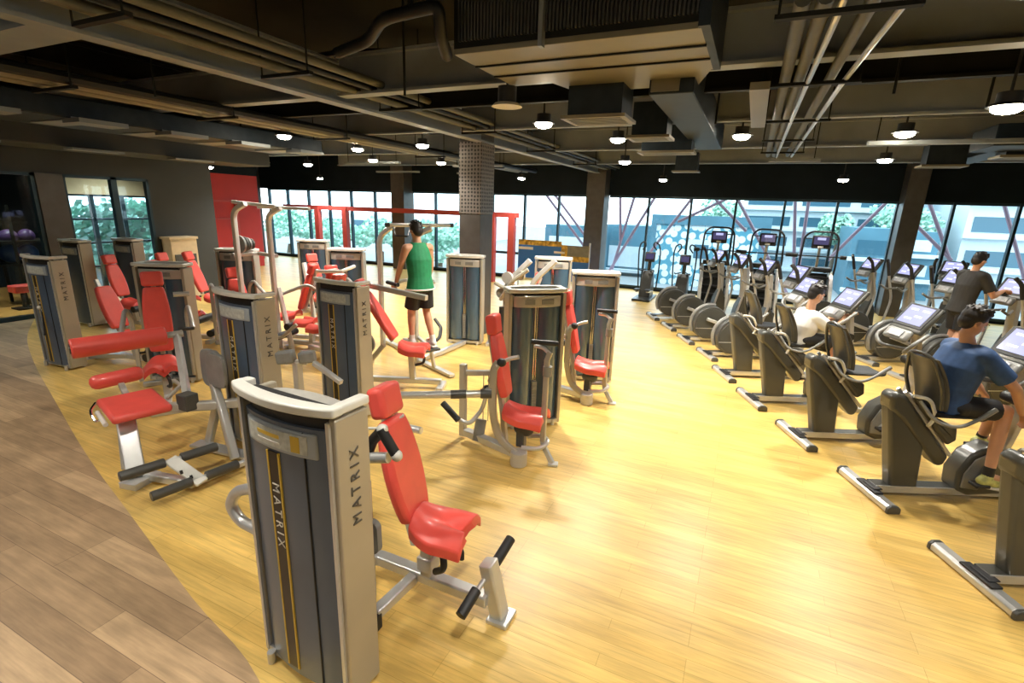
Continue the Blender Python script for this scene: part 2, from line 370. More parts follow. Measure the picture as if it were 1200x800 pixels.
# the studio beyond: floor, far glazing with an olive fascia
struct(MB().bb((-17.9, -3, 0), (XL-.1, 6.5, .012)).bb((-15.3, 6.5, 0), (XL-.1, 8.9, .012)), 'floor_studio', 'orange')
struct(MB().bb((-15.3, 6.6, 2.47), (-15.2, 8.9, 3.2)), 'trim_5', 'oliveblind')
struct(MB().bb((-18, -3.1, 0), (XL, -3, CZ)), 'wall_studio_front', 'wallgrey')
struct(MB().bb((-17.95, -3, 0), (-17.8, 6.5, CZ)).bb((-17.95, 6.5, 0), (-15.2, 6.6, CZ)).bb((-15.35, 6.6, 3.0), (-15.25, 8.9, CZ)), 'wall_studio_left', 'dark')
for i, (y0, y1) in enumerate(((6.6, 7.35), (7.35, 8.05), (8.05, 8.9))):
    w = empty('window_%d' % k, (-15.25, (y0+y1)/2, 0), kind='structure'); k += 1
    f = MB()
    for yy in (y0, y1-.05): f.bb((-15.3, yy, 0), (-15.22, yy+.05, 2.47))
    for zz in (.0, .65, 1.25, 1.84, 2.42): f.bb((-15.3, y0, zz), (-15.22, y1, zz+.05))
    f.build('window_frame', 'mull', w); MB().bb((-15.27, y0+.05, .05), (-15.26, y1-.05, 2.42)).build('pane', 'glass', w)
# pillars
pl = MB().bb((-5.05, 8.4, 0), (-4.6, 8.9, 2.35)).bb((-5.05, 8.4, 3.62), (-4.6, 8.9, CZ))
o = struct(pl, 'trim_6', 'pillar', bevel=.01)
struct(MB().bb((-5.06, 8.39, 2.35), (-4.59, 8.91, 3.62)), 'trim_7', 'perf', bevel=.01)
for i, (x0, x1) in enumerate(((3.38, 3.8), (-4.95, -4.35), (-12.7, -12.1))):
    struct(MB().bb((x0, YW-.55, 0), (x1, YW+.1, CZ)), 'trim_%d' % (8+i), 'pillar', bevel=.01)

# ================================================================== CEILING
def ibeam(b, p, q, w, h, t=.03):
    p, q = V(p), V(q); d = (q-p).normalized(); s = d.cross(V((0, 0, 1)))
    L = (q-p).length; c = (p+q)/2
    b.obox(c+V((0, 0, t/2)), d, s, L, w, t); b.obox(c+V((0, 0, h-t/2)), d, s, L, w, t); b.obox(c+V((0, 0, h/2)), d, s, L, t, h-2*t)
    return b
tag(ibeam(MB(), (-4.62, 1.0, 3.6), (-4.62, 16.0, 3.6), .17, .45).build('steel_beam', 'beam'), 'long pale steel beam running overhead from upper left past the perforated pillar', 'beam')
BL = ['first cross beam, widest one at the top of the photo left of the big duct', 'pale steel cross beam running behind the big duct', 'thin dark cross beam just beyond the pale one', 'slim grey cross beam above the right-hand downlights',
      'cross beam over the middle of the gym near the perforated pillar', 'far cross beam nearest the window bulkhead']
for i, (y, w, m_) in enumerate(((2.35, .34, 'beam'), (4.85, .16, 'beam'), (5.75, .08, 'beamd'), (7.55, .10, 'beam'), (10.5, .14, 'beam'), (13.6, .14, 'beam'))):
    x0, x1 = (-12.9, -2.2) if i == 0 else (-12.9, 9.4)
    if i == 0: ibeam(MB(), (x0, y, 3.75), (-4.8, y, 3.75), w, .4)
    b = ibeam(MB(), (x0, y, 3.66), (-4.75, y, 3.66), w, .42)
    if i: ibeam(b, (-4.5, y, 3.66), (x1, y, 3.66), w, .42)
    tag(b.build('cross_beam', m_), BL[i], 'beam', 'cross beams under the slab')
for i, x in enumerate((-11.2, -8.4, -6.4, -1.2, 2.0, 5.2)):
    tag(ibeam(MB(), (x, 2.0, 4.1), (x, 16.5, 4.1), .1, .3).build('joist', 'beamd'), 'dark joist under the slab, number %s from the left wall' % ('one', 'two', 'three', 'four', 'five', 'six')[i], 'joist', 'dark joists under the slab')
# pipes beside the long beam
t = empty('pipe_rack', (-4.1, 8, 3.7), 'bundle of pipes and cable tray running beside the long pale beam', 'pipes')
for dx, dz, r, m_ in ((.15, .05, .045, 'pipe'), (.27, .02, .035, 'pipe'), (.38, .09, .05, 'duct'), (.50, .03, .03, 'pipeb'), (.6, .07, .04, 'pipe')):
    MB().cyl((-4.5+dx, 1.0, 3.68+dz), (-4.5+dx, 15.8, 3.68+dz), r, 10).build('pipe', m_, t)
for y in (2.2, 3.7, 5.4, 7.4, 10, 13):
    MB().bb((-4.42, y, 3.60), (-3.8, y+.05, 3.63)).cyl((-4.4, y, 3.62), (-4.4, y, CZ), .008, 6).cyl((-3.82, y, 3.62), (-3.82, y, CZ), .008, 6).build('hanger', 'beamd', t)
t = empty('pipe_rack', (-7, 8, 3.7), 'second pipe run high on the left beyond the long beam', 'pipes')
for dx, r, m_ in ((0, .05, 'duct'), (.16, .04, 'pipe'), (.3, .05, 'duct'), (.48, .03, 'pipe'), (.6, .06, 'pipeb')):
    MB().cyl((-7.1+dx, 1.0, 3.62), (-7.1+dx, 15.5, 3.62), r, 8).build('pipe', m_, t)
for y in (3.1, 4.9, 7, 10, 13): MB().bb((-7.2, y, 3.52), (-6.4, y+.05, 3.55)).cyl((-7.18, y, 3.53), (-7.18, y, CZ), .008, 6).cyl((-6.42, y, 3.53), (-6.42, y, CZ), .008, 6).build('hanger', 'beamd', t)
# pipe group at the upper right
t = empty('pipe_rack', (.25, 5, 3.6), 'group of four ivory pipes running toward the windows at upper right', 'pipes')
for x, r, m_ in ((.08, .045, 'pipe'), (.19, .045, 'pipe'), (.42, .04, 'pipe')):
    MB().cyl((x, 3.45, 3.64), (x, 11.5, 3.64), r, 12).build('pipe', m_, t)
MB().tube([(.30, 2.6, 3.78), (.27, 3.7, 3.60), (.24, 5.3, 3.55), (.22, 11.0, 3.55)], .02, 8, .3).build('conduit', 'silver', t)
MB().tube([(.85, 3.3, 3.75), (.60, 3.55, 3.66), (.50, 5.2, 3.56), (.47, 11.0, 3.56)], .02, 8, .3).build('conduit', 'silver', t)
MB().bb((.2, 3.42, 3.66), (.5, 3.52, 3.74)).build('elbow_box', 'silver', t)
for y in (3.4, 5.05, 6.9, 8.6, 10.2): MB().bb((-.05, y, 3.535), (.62, y+.05, 3.56)).cyl((-.03, y, 3.55), (-.03, y, CZ), .008, 6).cyl((.6, y, 3.55), (.6, y, CZ), .008, 6).build('hanger', 'beamd', t)
# curved pipes to the right
t = empty('curved_pipes', (2, 3.9, 3.8), 'pair of thick bent pipes crossing the top right corner', 'pipes')
MB().tube([(.75, 3.55, 3.72), (2.0, 3.75, 3.74), (9.4, 3.9, 3.8)], .045, 10, .5).build('pipe', 'duct', t)
MB().tube([(.75, 3.62, 3.66), (1.3, 3.9, 3.66), (2.2, 4.1, 3.68), (9.4, 4.15, 3.76)], .04, 10, .5).build('pipe', 'duct', t)
MB().bb((1.18, 3.6, 3.62), (1.22, 3.95, 3.78)).cyl((1.2, 3.8, 3.7), (1.2, 3.8, CZ), .01, 6).build('bracket', 'silver', t)
# black drain pipe left of the duct
t = empty('drain_pipe', (-2.8, 3.3, 3.8), 'thick black bent pipe looping down beside the big duct', 'pipe')
P = [at(395, 62, 3.75), at(432, 48, 3.8), at(448, 22, 3.85), at(480, 14, 3.85), at(515, 6, 3.85), at(516, 40, 3.7), at(524, 66, 3.62)]
MB().tube(P, .045, 12, .12).build('pipe', 'pipeb', t); MB().cyl(at(481, 12, 3.85), at(481, 12, 3.85)+V((0, 0, .6)), .02, 8).build('hanger', 'beamd', t)
tag(MB().tube([at(200, 60, 4.2), at(330, 75, 4.2), at(395, 62, 4.15), at(440, 60, 4.15), at(520, 70, 4.15)], .04, 8, .3).build('black_pipe', 'pipeb'), 'black pipe sweeping under the slab left of the bent drain', 'pipe')
# big duct
t = empty('air_duct', (-1.3, 4.1, 3.6), 'large tan sheet metal duct with louvred dark side at top centre', 'duct')
MB().bb((-2.23, 3.62, 3.6), (-.45, 4.62, 3.64)).prism([(-1.9, 4.62), (-.45, 4.62), (-.62, 5.2), (-1.75, 5.2)], 3.62, 4.1, 'z').build('underside', 'duct', t, bevel=.004)
MB().bb((-2.23, 3.62, 3.64), (-.47, 4.62, 4.25)).build('casing', 'beamd', t)
lv = MB()
for i in range(64): x = -2.18+i*.0268; lv.bb((x, 3.595, 3.68), (x+.012, 3.62, 4.2))
lv.build('louvre', 'char', t)
MB().bb((-.47, 3.58, 3.60), (-.40, 4.64, 4.28)).build('end_panel', 'ductd', t)
for y in (3.95, 4.28): MB().bb((-2.23, y, 3.588), (-.45, y+.02, 3.6)).split('seam', 'beamd', t)
MB().bb((-1.52, 3.56, 3.58), (-1.49, 3.62, 4.4)).build('hanger', 'beam', t)
# box diffusers hung below, stepping away
for i, (X, y0, w, d, lab) in enumerate(((-1.5, 4.9, .62, .42, 'nearest box diffuser with a tan grille flange below the big duct'), (-1.25, 6.3, .5, .36, 'second box diffuser behind the nearest one below the big duct'),
        (-1.3, 7.9, .8, .36, 'third and widest box diffuser right of the ceiling lamps'), (-1.45, 11.6, .55, .3, 'small box diffuser near the window bulkhead, centre'),
        (2.6, 10.4, .6, .35, 'small box diffuser left of the leaning pillar top'), (3.2, 9.0, .8, .35, 'flat box diffuser right of the leaning pillar top'), (4.4, 7.6, .9, .5, 'wide box diffuser under the right ceiling hood'))):
    t = empty('box_diffuser', (X, y0+d/2, 3.35), lab, 'diffuser', 'box diffusers')
    MB().bb((X-w/2+.06, y0, 3.36), (X+w/2-.04, y0+d, 3.72)).build('plenum', 'ductd', t)
    MB().bb((X-w/2, y0-.03, 3.33), (X+w/2, y0+d+.03, 3.36)).build('flange', 'duct', t)
    g = MB()
    for j in range(6): yy = y0+.02+j*(d-.04)/6; g.bb((X-w/2+.05, yy, 3.325), (X+w/2-.05, yy+.02, 3.332))
    g.build('grille', 'beam', t)
    MB().cyl((X, y0+d/2, 3.72), (X, y0+d/2, CZ), .01, 6).build('hanger', 'beamd', t)
t = empty('air_duct', (-.95, 6, 3.7), 'blue grey branch duct feeding the box diffusers in the centre', 'duct')
MB().bb((-1.0, 4.9, 3.5), (-.62, 9.2, 3.85)).build('casing', 'ductd', t, bevel=.01)
MB().bb((-.98, 4.88, 3.52), (-.74, 4.9, 3.83)).build('end_panel', 'duct', t)
# left duct with registers, and the right hood
t = empty('air_duct', (-9, 6, 3.5), 'long dark rectangular duct with pale registers at upper left', 'duct')
MB().bb((-9.2, 1.0, 3.40), (-7.9, 7.9, 3.65)).build('casing', 'ductd', t, bevel=.02)
for i, y in enumerate((2.6, 3.7, 4.8, 5.9, 7.1)):
    f = MB().bb((-8.0, y, 3.34), (-7.62, y+.55, 3.39)).bb((-8.9, y+.05, 3.385), (-7.9, y+.4, 3.42)); f.build('register', 'beam', t)
t = empty('air_duct', (-11, 6, 3.4), 'lower dark duct close above the studio glazing', 'duct')
MB().bb((-11.9, -1, 3.25), (-10.7, 9, 3.65)).build('casing', 'wallgrey', t, bevel=.02)
for i, y in enumerate((3.2, 4.9, 6.6)): MB().bb((-10.72, y, 3.2), (-10.45, y+.8, 3.23)).build('register', 'beam', t)
t = empty('air_duct', (3.6, 8, 3.6), 'grey ceiling hood and duct beside the brightest right lamp', 'duct')
MB().bb((2.55, 6.85, 3.42), (5.6, 7.5, 3.65)).build('casing', 'ductd', t, bevel=.01)
MB().bb((2.5, 8.3, 3.40), (5.8, 9.1, 3.65)).build('branch', 'ductd', t, bevel=.01)
MB().bb((2.85, 7.5, 3.45), (3.2, 11.5, 3.65)).build('run', 'ductd', t, bevel=.01)
ty_ = tag(MB().bb((-.18, 4.95, 3.5), (-.03, 7.0, 3.56)).build('cable_tray', 'duct'), 'short tan cable tray hanging behind the pale cross beam', 'tray')
for y in (5.2, 6.8): MB().cyl((-.10, y, 3.56), (-.10, y, CZ), .008, 6).build('hanger', 'beamd', ty_)
for i, (x0, x1, y, lab) in enumerate(((-9.6, -7.9, 10.3, 'slim hanging strip left of the far lamps'), (-7.0, -5.6, 11.3, 'slim hanging strip above the green jersey man'), (-11, -9.4, 13.2, 'slim hanging strip near the far left windows'),
        (-8.4, -7.2, 13.8, 'short hanging strip near the bulkhead left of the pillar'), (1.2, 4.2, 8.2, 'long pale strip across the right ceiling'), (.1, .9, 10.4, 'small pale strip right of the branch duct'))):
    t = empty('cable_tray', ((x0+x1)/2, y, 3.4), lab, 'tray', 'slim ceiling strips')
    MB().bb((x0, y, 3.42), (x1, y+.1, 3.47)).build('channel', 'beam', t)
    MB().cyl((x0+.1, y+.05, 3.47), (x0+.1, y+.05, CZ), .008, 6).cyl((x1-.1, y+.05, 3.47), (x1-.1, y+.05, CZ), .008, 6).build('hanger', 'beamd', t)
for i, (x, y) in enumerate(((-5.9, 3.6), (-3.2, 4.3), (.9, 5.4), (1.75, 6.2), (-9.9, 3.4), (-.55, 6.6))):
    tag(MB().cyl((x, y, 3.5), (x, y, CZ), .012, 6).build('hanger_rod', 'beamd'), 'thin hanger rod %s' % ('beside the long beam at left', 'left of the big duct', 'right of the pipe group', 'above the right cross beam', 'far left above the duct', 'left of the pipe group')[i], 'rod', 'ceiling hanger rods')

for o_, x, y, z in (('air_duct.002', -8.5, 3.2, 3.65), ('air_duct.002', -8.5, 6.6, 3.65), ('air_duct.003', -11.3, 3.2, 3.65), ('air_duct.003', -11.3, 6.6, 3.65), ('air_duct.004', 3.0, 8.8, 3.65), ('air_duct.004', 5.2, 7.2, 3.65)):
    MB().cyl((x, y, z), (x, y, CZ), .012, 6).build('hanger', 'beamd', bpy.data.objects[o_])
# lamps
def lamp_proto():
    t = proto('ceiling_lamp')
    MB().cyl((0, 0, .02), (0, 0, .12), .085, 20).build('housing', 'lampb', t)
    MB().tube([(0, 0, .012), (0, 0, .035)], [.14, .11], 24).build('rim', 'lampb', t)
    MB().ell((0, 0, .0), (.105, .105, .045), 24, 10).build('lamp_disc', 'lamp', t)
    MB().cyl((0, 0, .12), (0, 0, .95), .012, 8).build('stem', 'lampb', t)
    return t
lp = lamp_proto()
LAMPS = [((637, 146), 3.5, 'bright downlight below the right end of the big duct'), ((333, 160), 3.5, 'bright downlight at upper left under the second pipe run'),
 ((869, 160), 3.5, 'warm downlight left of the ivory pipes'), ((1060, 157), 3.5, 'warm downlight above the leaning pillar'), ((1037, 188), 3.45, 'downlight near the leaning pillar, just below the warm one'),
 ((1180, 127), 3.4, 'widest brightest downlight at the right edge'), ((724, 164), 3.5, 'warm downlight left of the second box diffuser'), ((732, 190), 3.4, 'downlight in front of the centre bulkhead'),
 ((988, 211), 3.35, 'small downlight close to the bulkhead above the stair climbers'), ((777, 211), 3.35, 'small downlight close to the bulkhead above the cross trainers'),
 ((495, 171), 3.5, 'warm downlight left of the perforated pillar, upper one'), ((517, 191), 3.45, 'downlight left of the perforated pillar, lower one'), ((437, 188), 3.45, 'warm downlight above the left red frame'),
 ((611, 209), 3.35, 'downlight just right of the perforated pillar'), ((361, 193), 3.4, 'bright far downlight above the white training frame'), ((375, 209), 3.3, 'tiny far downlight near the bulkhead left'),
 ((245, 196), 3.35, 'tiny downlight above the top of the red wall'), ((419, 175), 3.5, 'small downlight in the middle of the left ceiling'), ((310, 191), 3.4, 'small downlight left of the far bright one'), ((347, 177), 3.5, 'small downlight between the two left bright ones')]
GLOW = []
extra = [((x, y), z) for x, y, z in ((-.3, 1.6, 3.6), (2.2, 2.0, 3.6), (-3.0, 1.2, 3.6), (-6.4, .8, 3.6), (5.4, 5.0, 3.6), (5.2, 10, 3.6), (-3.4, -1.2, 3.6), (.8, -1.2, 3.6), (4.5, 1.0, 3.6), (-9.5, 1.0, 3.6))]  # unseen downlights, added to light the near end of the floor
pos = [(at(*p, z), lab) for p, z, lab in LAMPS]
for i, (P, lab) in enumerate(pos):
    o = lp if i == 0 else copy_tree(lp)
    o.location = P; tag(o, lab, 'ceiling lamp', 'round ceiling downlights'); GLOW.append(P)
for i, ((x, y), z) in enumerate(extra):
    o = copy_tree(lp); o.location = (x, y, z); tag(o, 'added ceiling downlight, unseen, over the near end of the gym, above the picture', 'ceiling lamp', 'round ceiling downlights'); GLOW.append(V((x, y, z)))
for i, (x, y) in enumerate(((-15.2, 2.5), (-14.4, 5.2), (-14.2, 7.6))):  # lamps added out of sight to brighten the otherwise black studio
    o = copy_tree(lp); o.location = (x, y, 3.5); tag(o, 'added studio downlight, unseen, behind the dark glazed front, %s' % ('nearest to the brown walkway', 'over the ball rack', 'over the bright windows')[i], 'ceiling lamp', 'round ceiling downlights'); GLOW.append(V((x, y, 3.5)))
ld = bpy.data.lights.new('downlight', 'SPOT'); ld.energy = 218; ld.color = (1, .945, .84); ld.spot_size = R(136); ld.spot_blend = .7; ld.shadow_soft_size = .10
ld2 = ld.copy(); ld2.energy = ld.energy*1.7; ld3 = ld.copy(); ld3.energy = ld.energy*.72
for i, P in enumerate(GLOW):
    o = bpy.data.objects.new('downlight', ld2 if i in (0, 2, 3, 6) else (ld3 if 20 <= i < 30 else ld)); COL.objects.link(o); o.location = P-V((0, 0, .075))
    o.rotation_euler = (0, 0, 0)
t = empty('ceiling_lamp', at(594, 112, 3.6), 'unlit pendant lamp with a wide pale rim under the big duct', 'ceiling lamp')
p = at(594, 124, 3.45)
MB().cyl(p+V((0, 0, .02)), p+V((0, 0, .17)), .09, 20).build('housing', 'lampb', t); MB().tube([p-V((0, 0, .01)), p+V((0, 0, .02))], [.15, .12], 24).build('rim', 'lampoff', t)
MB().cyl(p+V((0, 0, .17)), p+V((0, 0, .95)), .012, 8).build('stem', 'lampb', t)

# ================================================================== STRENGTH MACHINES
def arc(w, y0, bulge, n=14, x0=0.):
    return [(x0-w+2*w*i/n, y0-bulge*math.sin(PI*i/n)**.7) for i in range(n+1)]
def tower(root, cx, cy, deg, near=False, rear=True, letters=True):
    T = frame_from((cx, cy, 0), R(deg)); mk = lambda: MB(T)
    for s in (-1, 1):
        p = mk().prism([(s*.295, -.10), (s*.335, -.10), (s*.335, .10), (s*.295, .10)], .03, 1.585, 'z').build('side_panel', 'beige', root, bevel=.008)
        mk().prism([(s*.290, -.115), (s*.31, -.115), (s*.31, -.10), (s*.290, -.10)], .05, 1.57, 'z').split('edge_trim', 'silver', p)
        if letters:
            q = T @ V((s*.338, 0, 1.22))
            dx = T.to_3x3() @ V((0, 0, 1)); ny = T.to_3x3() @ V((0, -s, 0))
            text('MATRIX', .078, 'dletters', 'lettering', p, basis(q, dx, ny), .002, 1.6)
    # front shroud
    a = arc(.285, -.09, .05)
    sh = mk().prism(a+[(.285, -.02), (-.285, -.02)], .06, 1.52, 'z').build('front_shroud', 'navy', root)
    if near or letters:
        st = mk(); st.bb((-.075, -.145, .10), (.0, -.134, 1.36)); st.build('stripe', 'stripe', sh)
        g = mk(); g.bb((-.083, -.147, .10), (-.072, -.136, 1.36)).bb((-.006, -.147, .10), (.004, -.136, 1.36)); g.split('gold_edge', 'gold', sh)
        q = T @ V((-.038, -.1475, 1.02)); text('MATRIX', .07, 'letters', 'lettering', sh, basis(q, V((0, 0, -1)), T.to_3x3() @ V((1, 0, 0))), .001, 1.6)
        mk().prism([(.16, -.134), (.165, -.134), (.165, -.120), (.16, -.120)], .07, 1.50, 'z').build('seam', 'black', sh)
    A_ = lambda x, o: -.09-.05*math.sin(PI*(x+.285)/.57)**.7-o
    def curved(x0, x1, z0, z1, o, n=10):
        xs = [x0+(x1-x0)*i/n for i in range(n+1)]; return mk().prism([(x, A_(x, o)) for x in xs]+[(x, A_(x, -.02)) for x in xs[::-1]], z0, z1, 'z')
    curved(-.235, .235, 1.375, 1.50, .012).build('label_panel', 'labelgrey', root, bevel=.01)
    curved(-.205, .19, 1.395, 1.485, .015).build('label_card', 'cardgrey', root)
    if near:
        curved(.10, .15, 1.40, 1.478, .017).build('sticker', 'gold', root); curved(-.13, .03, 1.445, 1.463, .017).build('card_print', 'gold', root); curved(-.13, .03, 1.415, 1.425, .017).build('card_print', 'letters', root)
    # rear: two bulged shields with the weight stack showing in the gap
    if rear:
        for s in (-1, 1):
            x0 = .155*s
            pr = [(x0-.125+.25*i/8, .06+.065*math.sin(PI*i/8)) for i in range(9)]
            mk().prism(pr+[(x0+.125, .02), (x0-.125, .02)], .10, 1.44, 'z').build('shield', 'tint', root)
        mk().bb((-.28, -.02, .06), (.28, .02, 1.44)).build('back_plate', 'char', root)
        ws = mk()
        for i in range(14): ws.bb((-.028, .02, .12+i*.032), (.028, .10, .147+i*.032))
        ws.build('weight_stack', 'plate', root)
        mk().cyl((-.012, .06, .56), (-.012, .06, 1.46), .008, 8).cyl((.014, .06, .56), (.014, .06, 1.46), .008, 8).split('guide_rod', 'chrome', root)
        pr = [(-.28+.56*i/12, .075+.06*math.sin(PI*i/12)**.6) for i in range(13)]
        mk().prism(pr+[(.28, .02), (-.28, .02)], 1.44, 1.565, 'z').build('header_panel', 'frame', root, bevel=.01)
        mk().bb((-.17, .12, 1.475), (-.03, .142, 1.53)).bb((.05, .12, 1.475), (.16, .142, 1.53)).split('instruction_card', 'plate', root)
    # top cap: a ring band round a dark recess
    yb_ = -.03 if letters else .08; mk().prism([(p[0]*.98, p[1]+.02) for p in a]+[(.27, yb_), (-.27, yb_)], 1.52, 1.615, 'z').build('neck', 'black', root)
    n_ = 16; fo = [(-.345+.69*i/n_, -.115-.07*math.sin(PI*i/n_)**.75) for i in range(n_+1)]; fi = [(-.345+.69*i/n_, -.055-.055*math.sin(PI*i/n_)**.75) for i in range(n_+1)]
    c = mk().prism(fo+fi[::-1], 1.60, 1.645, 'z')
    for s_ in (-1, 1): c.prism([(s_*.345, -.10), (s_*.285, -.10), (s_*.285, .105 if not letters or s_ > 0 else -.02), (s_*.345, .105 if not letters or s_ > 0 else -.02)], 1.602, 1.643, 'z')
    if rear and not letters:
        q1 = [(-.345+.69*i/n_, .105+.055*math.sin(PI*i/n_)**.75) for i in range(n_+1)]; q2 = [(-.345+.69*i/n_, .05+.045*math.sin(PI*i/n_)**.75) for i in range(n_+1)]
        c.prism(q1+q2[::-1], 1.60, 1.645, 'z')
    c.build('top_cap', 'cap', root, bevel=.01)
    ft = mk()
    for s in (-1, 1): ft.cyl((s*.25, -.13, 0), (s*.25, -.13, .07), .022, 10).cyl((s*.25, .09, 0), (s*.25, .09, .07), .022, 10)
    ft.split('foot', 'silver', root); mk().bb((-.31, -.11, .03), (.31, .10, .075)).build('foot_frame', 'silver', root)

def pad(root, name, c, u, v, L, W, T, bevel=.03, m='red', taper=None):
    u = V(u).normalized(); v = V(v); v = (v-v.dot(u)*u).normalized(); w = u.cross(v); c = V(c)
    if taper is None: b = MB().obox(c, u, v, L, W, T)
    else:
        n = 8; rings = []
        for i in range(n+1):
            t = i/n; ww = W*(taper[0]*(1-t)**2+2*taper[1]*t*(1-t)+taper[2]*t*t)/2; p = c+u*(t-.5)*L
            rings.append([p+v*ww+w*T/2, p-v*ww+w*T/2, p-v*ww-w*T/2, p+v*ww-w*T/2])
        b = MB().loft(rings)
    o = b.build(name, m, root, bevel=bevel); return o

def saddle(root, c, fwd, w=.42, l=.40, m='red'):
    # seat with raised horns left and right and a drooping nose
    f = V(fwd).normalized(); s = V((-f.y, f.x, 0)); c = V(c); n = 12; top = []; bot = []
    rings = []
    for i in range(n+1):
        a = -1+2*i/n
        r = []
        for j in range(15):
            b = -1+2*j/14; fr = max(0, a); bk_ = max(0, -a)
            k = 1-.06*fr-.30*bk_**1.5
            aa = a if a < 0 else a*(.60+.40*min(1, abs(b)*2.2))
            z = .050*math.sin(PI*min(1, abs(b)))*(.4+.6*fr) + .075*bk_**2*(1-.5*abs(b)) - .05*fr*max(0, 1-abs(b)*2.5) - .025*abs(b)**4 - .02*fr**2 + .02
            r.append(c+f*(aa*l/2)+s*(b*w/2*k)+V((0, 0, z)))
        r += [p-V((0, 0, .075)) for p in r[::-1]]
        rings.append(r)
    return MB().loft(rings).build('seat', m, root, bevel=.018)

def stand_foot(b, p, d, L=.3, w=.07, h=.05):
    d = V(d).normalized(); p = V(p); b.obox(p+V((0, 0, h/2)), d, V((0, 0, 1)), L, h, w); return b

# --- the big machine in the foreground
def machine(name, loc, label, cat='weight machine', group=None): return empty(name, loc, label, cat, group)
m1 = machine('selectorized_machine', (-1.83, 1.6, 0), 'nearest red-padded weight machine with tall dark tower, saddle seat and foot rest in the foreground')
tower(m1, -1.84, 1.60, -3, near=True)
MB().bar([(-2.05, 1.72, .15), (-2.05, 2.29, .15), (-1.62, 2.29, .15), (-1.16, 2.29, .15)], .085, .075, .08).build('base_rail', 'silver', m1, bevel=.006)
MB().bar([(-1.69, 2.25, .14), (-1.74, 1.93, .10)], .07, .065).build('side_rail', 'silver', m1, bevel=.006)
MB().obox((-1.745, 1.90, .06), (0, 1, 0), (1, 0, 0), .10, .09, .11).build('foot', 'black', m1, bevel=.01)
b = MB().bar([(-1.10, 2.34, .02), (-1.19, 2.34, .38)], .11, .09); b.obox((-1.09, 2.34, .015), (0, 1, 0), (1, 0, 0), .16, .14, .03); b.build('foot_post', 'silver', m1, bevel=.008)
MB().tube([(-1.21, 2.13, .22), (-1.19, 2.30, .29), (-1.17, 2.56, .36)], .016, 10).build('foot_bar', 'silver', m1)
for p, q in (((-1.22, 2.06, .20), (-1.205, 2.22, .26)), ((-1.175, 2.42, .325), (-1.16, 2.60, .385))): MB().cyl(p, q, .033, 16).build('foot_peg', 'black', m1)
MB().bar([(-1.60, 2.29, .15), (-1.60, 2.29, .47)], .08, .08).build('seat_post', 'frame', m1)
MB().obox((-1.60, 2.29, .27), (0, 0, 1), (1, 0, 0), .10, .11, .11).build('collar', 'frame', m1, bevel=.01)
MB().tube([(-1.55, 2.29, .46), (-1.44, 2.22, .42), (-1.42, 2.2, .34), (-1.50, 2.22, .28)], .022, 10, .05).tube([(-1.5, 2.32, .44), (-1.38, 2.34, .40), (-1.38, 2.34, .33)], .018, 8, .04).split('seat_lever', 'black', m1)
saddle(m1, (-1.49, 2.31, .56), (1, .15, 0), .40, .36)
MB().bar([(-1.70, 2.30, .36), (-1.84, 2.34, .70), (-1.98, 2.36, 1.28)], .06, .05).build('back_post', 'frame', m1)
pad(m1, 'backrest', (-1.795, 2.31, .885), (-.20, .02, .66), (-.18, 1, 0), .66, .37, .085, .032, 'red', (.74, 1.32, .66))
pad(m1, 'headrest', (-1.93, 2.325, 1.31), (-.16, .02, .66), (-.18, 1, 0), .20, .245, .115, .032)
MB().tube([(-1.95, 2.18, 1.17), (-1.86, 2.19, 1.185), (-1.86, 2.42, 1.185), (-1.95, 2.44, 1.17)], .009, 8, .03).build('headrest_strap', 'cap', m1)
MB().tube([(-1.95, 1.72, 1.06), (-1.90, 2.0, 1.07), (-1.67, 2.02, 1.12)], .032, 12, .1).tube([(-2.1, 2.6, 1.0), (-1.86, 2.6, 1.0)], .025, 12).split('arm', 'silver', m1)
MB().tube([(-1.83, 2.03, 1.10), (-1.79, 2.03, 1.19), (-1.715, 2.02, 1.27)], .032, 12).tube([(-1.71, 2.01, 1.29), (-1.67, 2.02, 1.22), (-1.63, 2.03, 1.15)], .030, 12).split('grip', 'black', m1)
MB().ell((-1.705, 2.02, 1.285), (.035, .03, .03)).ell((-1.62, 2.03, 1.14), (.035, .03, .035)).split('grip_end', 'cap', m1)
MB().tube([(-2.1, 1.72, .90), (-2.42, 1.75, .86), (-2.62, 1.75, .78), (-2.70, 1.75, .66), (-2.62, 1.75, .57), (-2.40, 1.75, .55), (-2.1, 1.72, .55)], .034, 12, .1).build('side_loop', 'silver', m1)
MB().tube([(-1.95, 1.95, .78), (-1.82, 1.98, .74), (-1.83, 2.0, .80)], .022, 8, .03).build('release_lever', 'black', m1)
MB(Matrix.Translation((-1.79, 2.0, 0))).prism([(math.cos(t)*.05, .58+math.sin(t)*.05+(.06 if math.sin(t) > 0 else -.06)) for t in [2*PI*i/20 for i in range(20)]], -.02, .02, 'y').build('weight_plate', 'plate', m1)
MB().cyl((-1.79, 2.0, .16), (-1.79, 2.0, .5), .004, 6).cyl((-1.79, 2.0, .68), (-1.79, 2.0, .95), .004, 6).split('cable', 'steelrod', m1)

